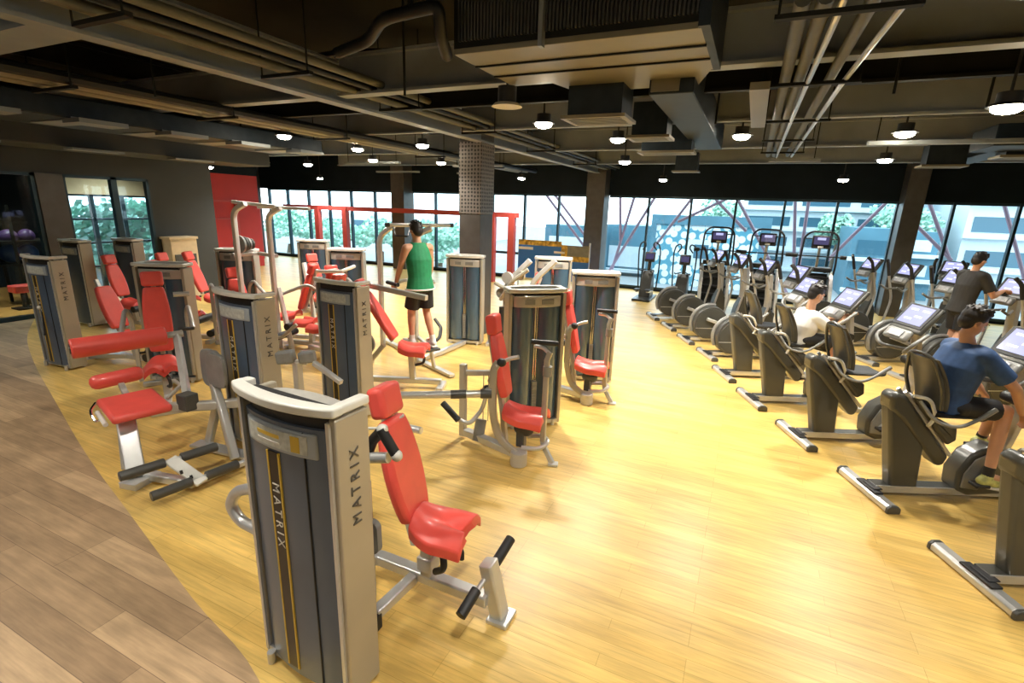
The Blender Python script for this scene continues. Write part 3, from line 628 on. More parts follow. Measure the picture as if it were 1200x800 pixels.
# --- leg machine with the big red roller
m2 = machine('leg_press_machine', (-4.6, 2.6, 0), 'leg machine with big red roller and square red seat beside the brown walkway')
tower(m2, -4.40, 3.26, -5)
E_ = lambda *p: at(*p)
pad(m2, 'seat', (-5.0, 2.46, .60), (1, -.28, -.02), (.2, 1, 0), .60, .46, .075, .032)
pad(m2, 'roller_pad', (-5.50, 2.60, .74), (.30, .95, .06), (1, 0, 0), .44, .14, .14, .06)
MB().bar([(-5.1, 2.5, .56), (-5.42, 2.6, .62), (-5.46, 2.6, .70)], .05, .04, .05).build('pad_bracket', 'frame', m2)
A, B_ = V((-5.88, 2.43, 1.02)), V((-5.62, 3.18, 1.03)); 
MB().cyl(A, B_, .10, 24).build('roller', 'red', m2, bevel=.015); MB().cyl(A+(A-B_).normalized()*.01, A, .05, 16).build('roller_cap', 'char', m2)
d_ = (B_-A).normalized()
arm0 = B_+d_*.16; MB().cyl(B_, arm0, .035, 14).build('roller_axle', 'silver', m2)
MB().bar([arm0, at(207, 392, 1.02), at(219, 462, .62)], .06, .07, .03).build('swing_arm', 'frame', m2, bevel=.006)
MB().obox(at(220, 470, .58), (0, 0, 1), (1, 0, 0), .16, .15, .13).build('counterweight', 'char', m2, bevel=.01)
MB().bar([(-5.05, 2.55, .52), (-4.55, 2.95, .52), (-4.42, 3.1, .52)], .08, .09).build('seat_rail', 'frame', m2, bevel=.006)
b = MB().bar([(-4.98, 2.36, .55), (-4.68, 2.22, .06)], .15, .08); b.obox((-4.66, 2.24, .03), (1, .2, 0), (0, 1, 0), .18, .26, .06); b.build('front_leg', 'silver', m2, bevel=.006)
MB().bar([(-5.10, 2.40, .54), (-4.92, 2.28, .05)], .09, .11).build('front_leg', 'frame', m2, bevel=.006)
b = MB().bar([(-4.62, 3.0, .95), (-4.62, 3.0, .50), (-4.80, 2.98, .05)], .06, .08, .05); b.build('rear_upright', 'silver', m2, bevel=.006)
b = MB().bar([(-4.60, 2.98, .72), (-4.48, 2.95, .50), (-4.24, 2.86, .05)], .07, .09, .1); b.build('rear_leg', 'silver', m2, bevel=.006)
MB().bar([(-4.9, 2.9, .04), (-4.15, 2.98, .04)], .14, .03).build('base_plate', 'silver', m2, bevel=.004)
MB().bar([(-4.72, 2.28, .05), (-4.12, 2.38, .07)], .08, .07).bar([(-4.12, 2.38, .07), (-4.1, 2.9, .05)], .05, .05).build('base_rail', 'silver', m2, bevel=.005)
for (p, q, z) in (((-4.46, 1.99), (-4.27, 2.72), .24), ((-4.16, 2.05), (-4.03, 2.74), .11)):
    P0, P1 = V((*p, z)), V((*q, z)); L_ = P1-P0
    for a, c_ in ((0, .44), (.60, 1)):
        MB().cyl(P0+L_*a, P0+L_*c_, .042, 18).build('foot_roller', 'char', m2, bevel=.01)
    MB().cyl(P0+L_*.4, P0+L_*.64, .02, 10).build('axle', 'silver', m2)
b = MB(); b.obox((-4.21, 2.38, .17), (.33, .05, -.16), (.2, 1, 0), .38, .11, .03); b.build('bracket_plate', 'cap', m2, bevel=.01)
MB().cyl((-4.2, 2.33, .2), (-4.19, 2.33, .17), .012, 8).cyl((-4.12, 2.36, .16), (-4.11, 2.36, .13), .012, 8).split('bolt', 'black', m2)
for x, y, z, r, m_ in ((-4.66, 3.02, .86, .17, 'plate'), (-4.50, 2.96, .88, .15, 'plate')):
    MB().prism([(x+r*.85*math.copysign(abs(math.cos(t))**.5, math.cos(t)), z+r*1.15*math.copysign(abs(math.sin(t))**.5, math.sin(t))) for t in [2*PI*i/24+.1 for i in range(24)]], y-.02, y+.02).build('cam', m_, m2, bevel=.006)
MB().tube([at(112, 472, .64), at(105, 482, .60), at(112, 495, .50), at(120, 490, .52)], .012, 8, .04).build('side_handle', 'chrome', m2)
MB().cyl(at(114, 483, .55), at(124, 498, .50), .02, 10).build('grip', 'white', m2)
MB().bar([(-4.9, 2.7, .6), (-5.0, 2.9, .66), (-5.2, 2.95, .66)], .03, .03).build('adjuster', 'frame', m2)

# generic seated station: seat faces local +x
def station(root, T, back=.62, recl=.32, arms='press', head=True, z0=.5, foot=.55, simple=False, rail=True, m='red'):
    g = lambda x, y, z: T @ V((x, y, z)); R3 = T.to_3x3(); mk = lambda: MB(T)
    off = None
    def pd(name, c, u, v, L, W, TT, bv=.03, tp=None): return pad(root, name, g(*c), R3 @ V(u), R3 @ V(v), L, W, TT, bv, m, tp)
    saddle(root, g(.12, 0, z0), R3 @ V((1, 0, 0)), .42, .38, m)
    u = V((-recl, 0, 1)).normalized(); c0 = V((-.14, 0, z0+.12))
    c = c0+u*(back/2); pd('backrest', tuple(c), tuple(u), (0, 1, 0), back, .30, .08, .03, (.8, 1.2, .7))
    if head: pd('headrest', tuple(c0+u*(back+.10)), tuple(u), (0, 1, 0), .18, .23, .10)
    mk().bar([tuple(c0-u*.05+V((-.06, 0, 0))), tuple(c0+u*(back+.1)+V((-.07, 0, 0)))], .05, .05).build('back_post', 'frame', root)
    mk().bar([(.10, 0, .12), (.08, 0, z0-.06)], .08, .08).build('seat_post', 'frame', root)
    if not simple: mk().tube([(.15, 0, z0-.07), (.26, .05, z0-.14), (.24, .05, z0-.24), (.12, .02, z0-.26)], .02, 8, .05).build('seat_lever', 'black', root)
    if rail:
        mk().bar([(-.75, 0, .10), (foot, 0, .10)], .08, .075).build('base_rail', 'silver', root, bevel=.005)
        b = mk(); b.obox((foot, 0, .03), (0, 1, 0), (1, 0, 0), .34, .09, .06); b.obox((-.75, 0, .03), (0, 1, 0), (1, 0, 0), .6, .08, .06); b.split('foot_bar', 'silver', root, bevel=.008)
    if arms == 'press':
        for s in (-1, 1):
            mk().tube([(-.62, s*.30, .12), (-.62, s*.30, 1.0), (-.45, s*.33, 1.12), (.05, s*.36, .92)], .028, 10, .12).build('press_arm', 'frame', root)
            mk().tube([(.05, s*.36, .92), (.10, s*.27, .93), (.10, s*.20, .93)], .022, 8, .03).build('handle', 'black', root)
    if arms == 'fly':
        for s in (-1, 1):
            mk().tube([(-.2, s*.10, 1.5), (-.2, s*.42, 1.5), (.1, s*.5, 1.35), (.12, s*.5, .8)], .026, 10, .12).build('fly_arm', 'frame', root)
            pd('arm_pad', (.10, s*.46, 1.0), (0, 0, 1), (1, 0, 0), .32, .12, .07, .02)
    if arms == 'leg':
        mk().tube([(.38, -.26, .42), (.38, .26, .42)], .06, 14).build('leg_roller', 'black', root)
        mk().bar([(.15, .3, .5), (.45, .3, .25), (.62, .3, .22)], .04, .05, .05).build('leg_arm', 'frame', root)
        mk().tube([(.62, -.26, .22), (.62, .26, .22)], .06, 14).build('leg_roller', 'black', root)
    if arms == 'pull':
        mk().bar([(-.7, 0, .1), (-.7, 0, 2.05), (-.55, 0, 2.15), (.15, 0, 2.15)], .08, .08, .12).build('mast', 'frame', root, bevel=.006)
        mk().tube([(.1, -.5, 1.86), (.15, -.4, 1.95), (.15, .4, 1.95), (.1, .5, 1.86)], .015, 8, .05).build('pull_bar', 'chrome', root)
        mk().cyl((.15, 0, 1.95), (.15, 0, 2.12), .005, 6).split('cable', 'steelrod', root)

# --- machine with curved arms and tower turned to the camera (centre)
def fly_machine(root, sx, sy, tx, ty, tdeg, hero=True):
    """pads, curved side arms and rear frame around the seat at sx, sy"""
    tower(root, tx, ty, tdeg, letters=False)
    X = lambda x, y, z: V((sx+x, sy+y, z))
    saddle(root, X(.12, 0, .50), (1, .1, 0), .40, .42)
    pad(root, 'backrest', X(-.20, .06, .95), (-.16, .03, .66), (-.2, 1, 0), .66, .33, .085, .03, 'red', (.70, 1.3, .62))
    pad(root, 'headrest', X(-.30, .07, 1.36), (-.10, .02, .66), (-.2, 1, 0), .20, .235, .11, .03)
    MB().bar([X(-.10, .0, .14), X(-.14, 0, .5), X(-.34, .06, 1.30)], .06, .05, .1).build('back_post', 'frame', root)
    MB().bar([X(.08, 0, .14), X(.08, 0, .44)], .09, .09).build('seat_post', 'char', root, bevel=.008)
    MB().ell(X(.10, .0, .33), (.11, .05, .08)).build('seat_gear', 'char', root)
    MB().bar([X(-.62, .08, .10), X(.12, -.12, .10)], .09, .08).build('base_rail', 'silver', root, bevel=.006)
    MB().prism([(sx+.12+.085*math.cos(t), sy-.14+.085*math.sin(t)) for t in [2*PI*i/12 for i in range(12)]], 0, .15, 'z').build('pivot_base', 'frame', root, bevel=.01)
    MB().bar([X(-.68, .12, .03), X(-.68, .12, .86)], .07, .07).build('upright', 'frame', root, bevel=.006)
    MB().bar([X(-.68, .12, .76), X(-.30, .35, .76)], .05, .06).build('cross_bar', 'silver', root, bevel=.005)
    MB().bar([X(.12, -.14, .10), X(-.12, -.12, .22), X(-.20, -.12, .5), X(-.20, -.10, .95), X(-.16, -.08, 1.02)], .045, .075, .22, (1, 0, 0)).build('curved_arm', 'beige', root, bevel=.006)
    MB().tube([X(-.18, -.10, .98), X(-.08, -.02, 1.05), X(.02, -.0, 1.08)], .022, 10, .04).build('handle_arm', 'silver', root)
    MB().ell(X(-.13, -.08, 1.02), (.05, .04, .045)).build('grip', 'black', root)
    MB().bar([X(.30, .04, .22), X(.28, .10, 1.06), X(.30, .12, 1.14)], .04, .055).build('upright_arm', 'beige', root, bevel=.005)
    MB().cyl(X(.29, .10, .9), X(.29, .10, 1.0), .045, 12).build('joint', 'plate', root)
    MB().tube([X(.30, .12, 1.12), X(.22, .14, 1.17), X(.12, .16, 1.17)], .02, 8, .03).build('handle_arm', 'silver', root)
    MB().cyl(X(.10, .12, 1.22), X(.36, .18, 1.22), .026, 12).build('grip', 'black', root)
    b = MB().bar([X(.30, .05, .30), X(.30, .05, .18), X(.42, .02, .02)], .045, .05, .05); b.obox(X(.43, .02, .012), (1, .3, 0), (0, 1, 0), .10, .08, .024); b.build('foot_post', 'silver', root, bevel=.005)
    MB().tube([X(.12, -.08, .16), X(.30, -.04, .17), X(.36, .06, .22), X(.26, .16, .22), X(.1, .12, .20)], .024, 10, .08).build('foot_loop', 'silver', root)
    MB().cyl(X(-.44, .02, .06), X(-.44, .10, .28), .06, 16).build('pulley', 'plate', root)
    MB().cyl(X(-.42, .1, .28), X(-.42, .1, .8), .005, 6).cyl(X(-.36, .1, .28), X(-.36, .1, .8), .005, 6).split('cable', 'steelrod', root)
    MB().ell(X(-.40, .14, .62), (.05, .05, .045)).ell(X(-.36, .2, .70), (.06, .05, .05)).split('pulley_block', 'black', root)
m6 = machine('chest_machine', (-2.0, 4.6, 0), 'red-seated weight machine in the middle, wide dark tower right behind its seat')
fly_machine(m6, -1.92, 4.30, -2.09, 5.13, 222)
MB().tube([at(465, 463, .80), at(520, 462, .80), at(573, 461, .80)], .035, 12).build('long_arm', 'silver', m6)
MB().cyl(at(528, 462, .80), at(546, 461.5, .80), .042, 14).cyl(at(563, 461, .8), at(576, 461, .8), .046, 14).split('arm_grip', 'char', m6)
MB().tube([at(536, 491, .45), at(550, 497, .42), at(565, 480, .5), at(572, 455, .75)], .022, 10, .08).build('lower_arm', 'silver', m6)
MB().cyl(at(519, 472, .60), at(537, 492, .47), .032, 12).build('handle', 'black', m6)
m7 = machine('chest_machine', (-1.85, 6.6, 0), 'red-seated weight machine with blue tinted tower, right behind the middle one beside the open floor')
fly_machine(m7, -1.80, 6.22, -1.95, 7.06, 200)

# --- press machine just left of the green jersey man
m5 = machine('press_machine', (-4.2, 5.0, 0), 'press machine with leaning L-shaped red seat behind the gold-striped tower left of centre')
tower(m5, -4.19, 4.36, -4)
T = frame_from((-4.12, 5.42, 0), R(22))
station(m5, T, .74, .62, None, True, .58, .5)
MB().bar([at(427, 333, 1.42), at(500, 349, 1.33)], .07, .07).build('long_arm', 'silver', m5, bevel=.006)
MB().bar([(-4.62, 5.2, .03), (-4.62, 5.2, 1.40)], .07, .07).build('upright', 'frame', m5, bevel=.006)
MB().bar([(-4.62, 5.2, .3), (-4.35, 5.25, .62)], .06, .06).build('strut', 'frame', m5)
MB().prism([(-4.5+.12*math.cos(t), .66+.14*math.sin(t)) for t in [2*PI*i/16 for i in range(16)]], 5.08, 5.11).build('cam', 'plate', m5)

# --- dip and chin station
m8 = machine('assisted_dip_machine', (-4.9, 7.3, 0), 'tall assisted dip and chin machine the man in the green jersey is using')
tower(m8, -4.60, 7.88, 195, letters=False)
for (x, y, o_) in ((488, 425, 0), (449, 404, 1)):
    P = at(x, y); h = up(x-5, 276, P).z
    tpt = V((P.x, P.y, h)); d_ = V((.25, .10, .12)) if o_ == 0 else V((.28, .05, .18))
    MB().bar([P, tpt, tpt+d_], .075, .075, .15).build('upright', 'frame', m8, bevel=.006)
P = at(488, 425); Q = at(449, 404); h = up(483, 276, P).z
tl = at(456, 263.5, h+.14); tr = at(527, 264, h+.14)
MB().tube([tl, tr], .028, 10).build('chin_bar', 'frame', m8); 
for p in (tl, tr): MB().cyl(p+(tr-tl).normalized()*(-.06 if p == tl else .06), p, .034, 10).split('grip', 'black', m8)
MB().tube([at(461, 266, h+.1), at(463, 276, h), at(478, 277, h), at(480, 268, h+.08)], .015, 8, .05).build('inner_handle', 'black', m8)
MB().bar([V((P.x, P.y, 1.36)), (-4.62, 6.05, 1.39), (-4.50, 5.66, 1.39)], .045, .045, .06).bar([V((P.x, P.y, 1.30)), (-4.25, 6.35, 1.36), (-4.22, 6.25, 1.39)], .045, .045, .05).split('dip_arm', 'frame', m8, bevel=.004)
MB().cyl((-4.62, 5.70, 1.405), (-4.34, 5.58, 1.405), .028, 12).split('grip', 'black', m8); MB().cyl((-4.46, 6.25, 1.405), (-4.20, 6.15, 1.405), .028, 12).split('grip', 'black', m8)
MB().bar([V((P.x-.25, P.y+.62, .9)), V((P.x, P.y, .9))], .05, .05).build('dip_bar', 'frame', m8, bevel=.004)
MB().bar([(-4.62, 6.45, .05), (-4.55, 7.0, .05), (-4.55, 7.75, .05)], .09, .07).bar([(-6.0, 7.2, .04), (-4.6, 6.5, .04)], .08, .06).bar([(-4.65, 6.45, .04), (-3.75, 6.05, .04)], .09, .05).build('base_rail', 'silver', m8, bevel=.006)
MB().obox((-4.17, 5.87, .455), (1, -.4, 0), (.4, 1, 0), .46, .36, .035).build('step_plate', 'char', m8, bevel=.006)
MB().bar([(-4.17, 5.95, .43), (-4.35, 6.2, .43), (-4.62, 6.42, .43)], .05, .05).bar([(-4.17, 6.2, .05), (-4.17, 6.1, .43)], .05, .05).split('step_arm', 'frame', m8)
MB().tube([at(510, 374, .62), at(517, 384, .56), at(515, 396, .48), at(507, 402, .42)], .028, 10, .08).build('knee_roller', 'black', m8)

# --- machine with upright red back, tower behind (left middle)
m4 = machine('shoulder_press_machine', (-6.8, 3.9, 0), 'upright red backrest machine in front of a wide rear-facing tower, behind the big red roller')
tower(m4, -7.02, 4.06, 205, letters=False)
T = frame_from((-6.35, 3.52, 0), R(-32)); station(m4, T, .80, .14, 'press', True, .50, .45)
MB().tube([at(203, 345, 1.3), at(222, 344, 1.3)], .03, 10).build('top_handle', 'silver', m4)
m3 = machine('row_machine', (-8.8, 3.8, 0), 'leftmost dark-towered weight machine standing at the seam of the two floors')
tower(m3, -9.0, 3.64, 3)
T = frame_from((-8.35, 4.2, 0), R(8)); station(m3, T, .66, .40, 'leg', False, .42, .5)
MB().bar([(-8.9, 3.9, .1), (-8.4, 4.2, .1)], .07, .07).build('link_rail', 'silver', m3)
MB().tube([V((-9.05, 3.50, .88)), V((-8.80, 3.38, .55))], .012, 8).build('weight_pin_cord', 'black', m3)
MB().ell(V((-9.06, 3.49, .9)), (.03, .03, .03)).build('pin_knob', 'cap', m3)

# the rest of the strength floor: one tower and seat each
REST = [((-11.6, 5.2), 1, (-10.7, 5.5), 10, 'leg', 'machine with a pale-sided blue tower, nearest to the glass studio pillar'),
        ((-11.4, 6.0), 1, (-10.5, 6.35), 10, 'press', 'machine with a blue tower in front of the bright left window'),
        ((-8.15, 6.0), 205, (-7.45, 5.5), -20, 'press', 'machine with a tower seen between the tall white training frame posts'),
        ((-8.95, 8.5), 205, (-8.3, 8.0), -20, 'leg', 'small far machine with a blue tower in front of the left window wall'),
        ((-6.9, 7.35), 205, (-6.5, 6.7), -25, 'press', 'far machine with a blue tower left of the chin frame'),
        ((-3.2, 8.65), 200, (-3.7, 8.2), 200, None, 'far machine with a blue tower below the blue and orange banner')]
for (tp_, td, sp, sd, arms, lab) in REST:
    r_ = machine('selectorized_machine', (tp_[0], tp_[1], 0), lab, group=None)
    tower(r_, tp_[0], tp_[1], td, letters=False); T = frame_from((*sp, 0), R(sd)); station(r_, T, .62, .3, arms, True, .48, .5, simple=True)
# free-standing red seats in the background
SEATS = [((-8.9, 5.35), 25, 'leg', 'lower red backed seat between the square tower and the grey wall'), ((-9.9, 6.6), 20, 'leg', 'red backed seat in front of the cream cabinet'),
         ((-7.25, 6.35), 200, 'press', 'red seat right of the tall white training frame'), ((-6.55, 6.15), 190, 'leg', 'red seat beneath the silver press arms left of centre'), ((-6.05, 5.9), 170, None, 'low red bench seat just left of the gold-striped tower')]
for (sp, sd, arms, lab) in SEATS:
    r_ = machine('bench_machine', (*sp, 0), lab, 'exercise bench'); station(r_, frame_from((*sp, 0), R(sd)), .66, .35, arms, True, .50, .5, simple=True)

# tall white training frame
m9 = machine('training_frame', (-7.4, 5.9, 0), 'tall white tubular training frame with long pull-up top bar at left', 'training frame')
P = atY(281, 320, 5.6); P.z = 0; Q = atY(320, 320, 5.9); Q.z = 0; Eb = atY(362, 241, 6.1)
hP = up(279, 238, P).z; hQ = up(319, 243, Q).z
for A_, h_ in ((P, hP), (Q, hQ)):
    MB().bar([A_, A_+V((0, 0, h_-.12)), A_+V((.28, .02, h_))], .075, .075, .22).build('upright', 'frwhite', m9, bevel=.006)
MB().bar([V((P.x+.02, P.y, hP+.02)), V((Q.x+.2, Q.y, hQ+.02))], .10, .05).bar([V((Q.x-.2, Q.y, hQ)), V((Eb.x, Eb.y, hQ))], .07, .05).build('top_bar', 'frwhite', m9, bevel=.006)
for a_, b_ in (((326, 353, 1.0), (343, 410, .0)), ((352, 325, 1.15), (371, 385, 0.))):
    q = at(*b_); p = V((q.x-.28, q.y+.06, 1.05 if a_[2] == 1.0 else 1.3)); MB().bar([p, q], .07, .07).build('slanted_leg', 'frwhite', m9, bevel=.006)
MB().bar([P+V((0, 0, .04)), Q+V((0, 0, .04))], .09, .07).build('base_rail', 'frwhite', m9, bevel=.006)
MB().tube([at(430-60, 318, 1.4), at(400, 318, 1.4), at(415, 312, 1.42)], .03, 10).build('side_arm', 'frwhite', m9)
for k_ in range(4): MB().cyl((P.x-.15, 5.75+.07*k_, 1.75), (P.x-.15, 5.79+.07*k_, 1.75), .15-.02*k_, 20).build('weight_disc', 'char' if k_ % 2 else 'plate', m9, bevel=.005)
MB().bar([(P.x-.15, 5.62, 1.58), (P.x-.15, 6.1, 1.58), (Q.x, 6.0, 1.58)], .06, .06).build('disc_shelf', 'frame', m9)
# plate loaded machine with discs, behind the middle tower
m10 = machine('plate_loaded_machine', (-3.0, 6.9, 0), 'cluttered silver cable machine with pulleys, left of the small blue tower under the banner')
for pts in (((598, 420, 0), (598, 318, 1.45), (628, 300, 1.6)), ((615, 400, 0), (622, 300, 1.6)),):
    q = at(*pts[0]) if pts[0][0] == 598 else at(*pts[0]); q = V((-3.35, 7.0, 0)) if pts[0][0] == 598 else V((-3.05, 7.3, 0))
    MB().bar([q, q+V((0, 0, 1.35)), q+V((.35, .1, 1.72))], .08, .08, .15).build('upright', 'frame', m10, bevel=.006)
for i, (dx, dz, r) in enumerate(((0, 1.45, .09), (.12, 1.28, .07), (-.10, 1.2, .08), (.22, 1.5, .07), (.05, 1.05, .09), (.28, 1.25, .06))):
    MB().cyl((-3.3+dx, 6.9, dz), (-3.3+dx, 6.95, dz), r, 18).build('pulley', ('frame', 'black', 'plate')[i % 3], m10, bevel=.004)
MB().tube([(-3.4, 6.9, 1.1), (-3.2, 6.85, 1.4), (-2.95, 6.9, 1.6)], .03, 10, .1).tube([(-3.5, 6.9, 1.35), (-3.1, 6.9, 1.2)], .03, 10).tube([(-3.4, 6.9, .9), (-3.0, 6.9, 1.12)], .025, 10).split('link_arm', 'beige', m10)
MB().bar([(-3.5, 6.95, .05), (-2.9, 7.4, .05)], .09, .07).build('base_rail', 'silver', m10)
MB().cyl((-3.35, 6.85, .15), (-3.35, 6.85, 1.0), .04, 12).build('grip', 'black', m10)
# handles and grey foam pads just behind the near tower (machine between the two dark towers)
m11 = machine('calf_machine', (-3.25, 2.9, 0), 'low grey-padded machine hidden behind the nearest tower, only its grey blocks show above it')
for (x, y, z, s_) in ((335, 418, 1.05, .11), (360, 418, 1.05, .10)):
    p = at(x, y, z); MB().obox(p, (1, .5, .15), (-.4, 1, 0), s_*1.5, s_, s_*1.1).build('grey_pad', 'plate', m11, bevel=.02)
MB().bar([at(368, 425, 1.05), at(400, 448, .92)], .045, .045).build('arm', 'silver', m11, bevel=.004)
MB().bar([at(335, 424, 1.0), at(360, 424, 1.0)], .05, .04).build('cross_arm', 'silver', m11)
p = at(348, 424, 1.0); MB().bar([p, V((p.x, p.y, .03))], .07, .07).obox(V((p.x, p.y, .03)), (1, 0, 0), (0, 1, 0), .5, .4, .05).build('post', 'frame', m11)

# red steel portal in front of the windows
t = empty('red_portal', (-10, 15.2, 0), 'red steel portal frame standing in front of the left windows', 'steel frame')
zt = atY(450, 246, 15.2).z; zl = []
MB().bb((-17.5, 15.15, zt-.08), (-6.9, 15.25, zt+.08)).build('top_rail', 'redsteel', t)
for x in (302, 373, 405, 577, 600):
    X = atY(x, 260, 15.2).x; MB().bb((X-.11, 15.12, 0), (X+.11, 15.3, zt+.05)).build('post', 'redsteel', t)
tag(MB().bb((-6.7, 15.3, 1.0), (-6.55, 15.4, 1.08)).bb((-7.9, 15.3, .98), (-6.5, 15.36, 1.06)).build('grab_rail', 'mull'), 'thin dark rail low between the red posts right of the pillar', 'rail')
# banner on a stand by the windows
t = empty('banner', (-5.6, 14.6, 0), 'wide blue and orange advertising banner in front of the windows', 'banner')
pa = atY(608, 280, 14.6); pb = atY(691, 284, 14.6); zt = pa.z; x0, x1 = pa.x, pb.x; xm = x0+.62*(x1-x0)
MB().bb((x0, 14.60, zt-.16), (xm, 14.63, zt)).build('orange_strip', 'bannerorange', t)
MB().bb((x0, 14.60, .35), (xm, 14.63, zt-.16)).split('blue_sheet', 'bannerblue', t)
MB().bb((xm, 14.60, zt-.58), (x1, 14.63, zt-.10)).build('picture_strip', 'bannerorange', t); MB().bb((xm, 14.60, .35), (x1, 14.63, zt-.58)).split('blue_sheet', 'bannerblue', t)
MB().bb((xm+.2, 14.59, zt-.42), (x1, 14.60, zt-.10)).build('grey_strip', 'plate', t)
MB().bb((x0, 14.59, zt-.30), (x0+.5, 14.60, zt-.22)).bb((x0+1.2, 14.59, zt-.36), (x0+1.55, 14.60, zt-.30)).build('white_text_strip', 'bannerwhite', t)
MB().bb((x0-.02, 14.63, 0), (x0+.02, 14.67, zt)).bb((x1-.02, 14.63, 0), (x1+.02, 14.67, zt)).bb((x0, 14.63, .3), (x1, 14.67, .36)).bb((x0-.1, 14.45, 0), (x0+.1, 14.85, .04)).bb((x1-.1, 14.45, 0), (x1+.1, 14.85, .04)).build('stand', 'silver', t)
# cream cabinet
t = empty('cabinet', (-12.7, 7.95, 0), 'cream wooden cabinet against the grey wall', 'cabinet')
MB().bb((-12.95, 7.56, .05), (-12.6, 8.2, 1.48)).build('body', 'cream', t, bevel=.006); MB().bb((-12.98, 7.53, 1.48), (-12.57, 8.23, 1.54)).build('top', 'cream', t, bevel=.006)
MB().bb((-12.6, 7.62, .5), (-12.58, 8.14, 1.12)).build('recess', 'char', t); MB().bb((-12.92, 7.6, 0), (-12.63, 8.16, .05)).build('plinth', 'black', t)
# studio contents
for i, (x, y, z, r, m_, lab) in enumerate(((12, 297, 1.0, .20, 'ball', 'blue exercise ball on the rack at the far left edge'), (33, 296, 1.0, .19, 'ball', 'blue exercise ball on the rack, second from the left edge'), (10, 277, 1.45, .16, 'purple', 'purple exercise ball above the blue ones'), (31, 276, 1.45, .15, 'purple', 'dark purple exercise ball under the white cap'))):
    p = atX(x, y, -14.9); tag(MB().ell(p, (r, r, r), 24, 16).build('exercise_ball', m_), lab, 'ball', 'balls on the studio rack')
t = empty('ball_rack', (-14.9, 5.5, 0), 'dark rack holding the exercise balls behind the studio glass', 'rack')
zz = atX(20, 297, -14.9).z-.24
for y in (4.6, 5.4, 6.3): MB().bb((-15.3, y, 0), (-15.25, y+.05, 2.2)).bb((-14.6, y, 0), (-14.55, y+.05, 2.2)).split('post', 'beamd', t)
for z in (zz, zz+.50): MB().bb((-15.3, 4.6, z), (-14.55, 6.35, z+.04)).build('shelf', 'beamd', t)
p = at(25, 338, .45); t = empty('padded_stool', (p.x, p.y, 0), 'small red padded stool at the far left by the studio glass', 'stool')
MB().obox(p, (1, 0, 0), (0, 1, 0), .35, .35, .16).build('seat', 'red', t, bevel=.03)
MB().bar([V((p.x, p.y, .38)), V((p.x, p.y, 0.01))], .06, .06).obox(V((p.x, p.y, .02)), (1, 0, 0), (0, 1, 0), .35, .35, .04).build('post', 'black', t)

# ================================================================== CARDIO
def console(root, x, z, w=.46, tilt=.62, scr='screen', big=True):
    """console head facing -x and up; w across y"""
    n = V((-math.cos(tilt), 0, math.sin(tilt))); u = V((math.sin(tilt), 0, math.cos(tilt))); c = V((x, 0, z))   # n out of screen, u up the screen
    hd = MB().obox(c, u, (0, 1, 0), .34, w+.04, .05).build('console', 'olive', root, bevel=.02)
    MB().obox(c+n*.027+u*.02, u, (0, 1, 0), .285, w-.01, .012).build('bezel', 'black', hd, bevel=.004)
    MB().obox(c+n*.035+u*.025, u, (0, 1, 0), .225, w-.09, .006).build('screen', scr, hd)
    g = MB()
    for k_, (a, b_) in enumerate(((.07, -.09), (.07, .07), (-.01, -.05), (-.05, .06))): g.obox(c+n*.0385+u*(.02+a)+V((0, b_, 0)), u, (0, 1, 0), .022, .10, .002)
    g.build('screen_icons', 'screen2', hd)
    c2 = c-u*.235+n*.03
    MB().obox(c2, u, (0, 1, 0), .14, w-.08, .06).build('keypad_housing', 'plate', hd, bevel=.03)
    MB().obox(c2+n*.037, u, (0, 1, 0), .08, w-.22, .01).build('keypad', 'keys', hd, bevel=.004)
    return hd

def footer(root, L=.74, x=0.):
    MB().prism([(x-.055, .005), (x+.055, .005), (x+.055, .05), (x+.03, .07), (x-.03, .07), (x-.055, .05)], -L/2+.03, L/2-.03).build('rear_stabiliser', 'silver', root, bevel=.008)
    for s in (-1, 1): MB().prism([(x-.06, .0), (x+.06, .0), (x+.06, .05), (x+.032, .075), (x-.032, .075), (x-.06, .05)], s*(L/2-.035), s*(L/2)).build('end_cap', 'char', root, bevel=.01)
    MB().bb((x-.045, -.17, .07), (x+.035, .10, .088)).bb((x-.02, -.12, .088), (x+.06, .04, .10)).build('foot_cover', 'black', root, bevel=.012)

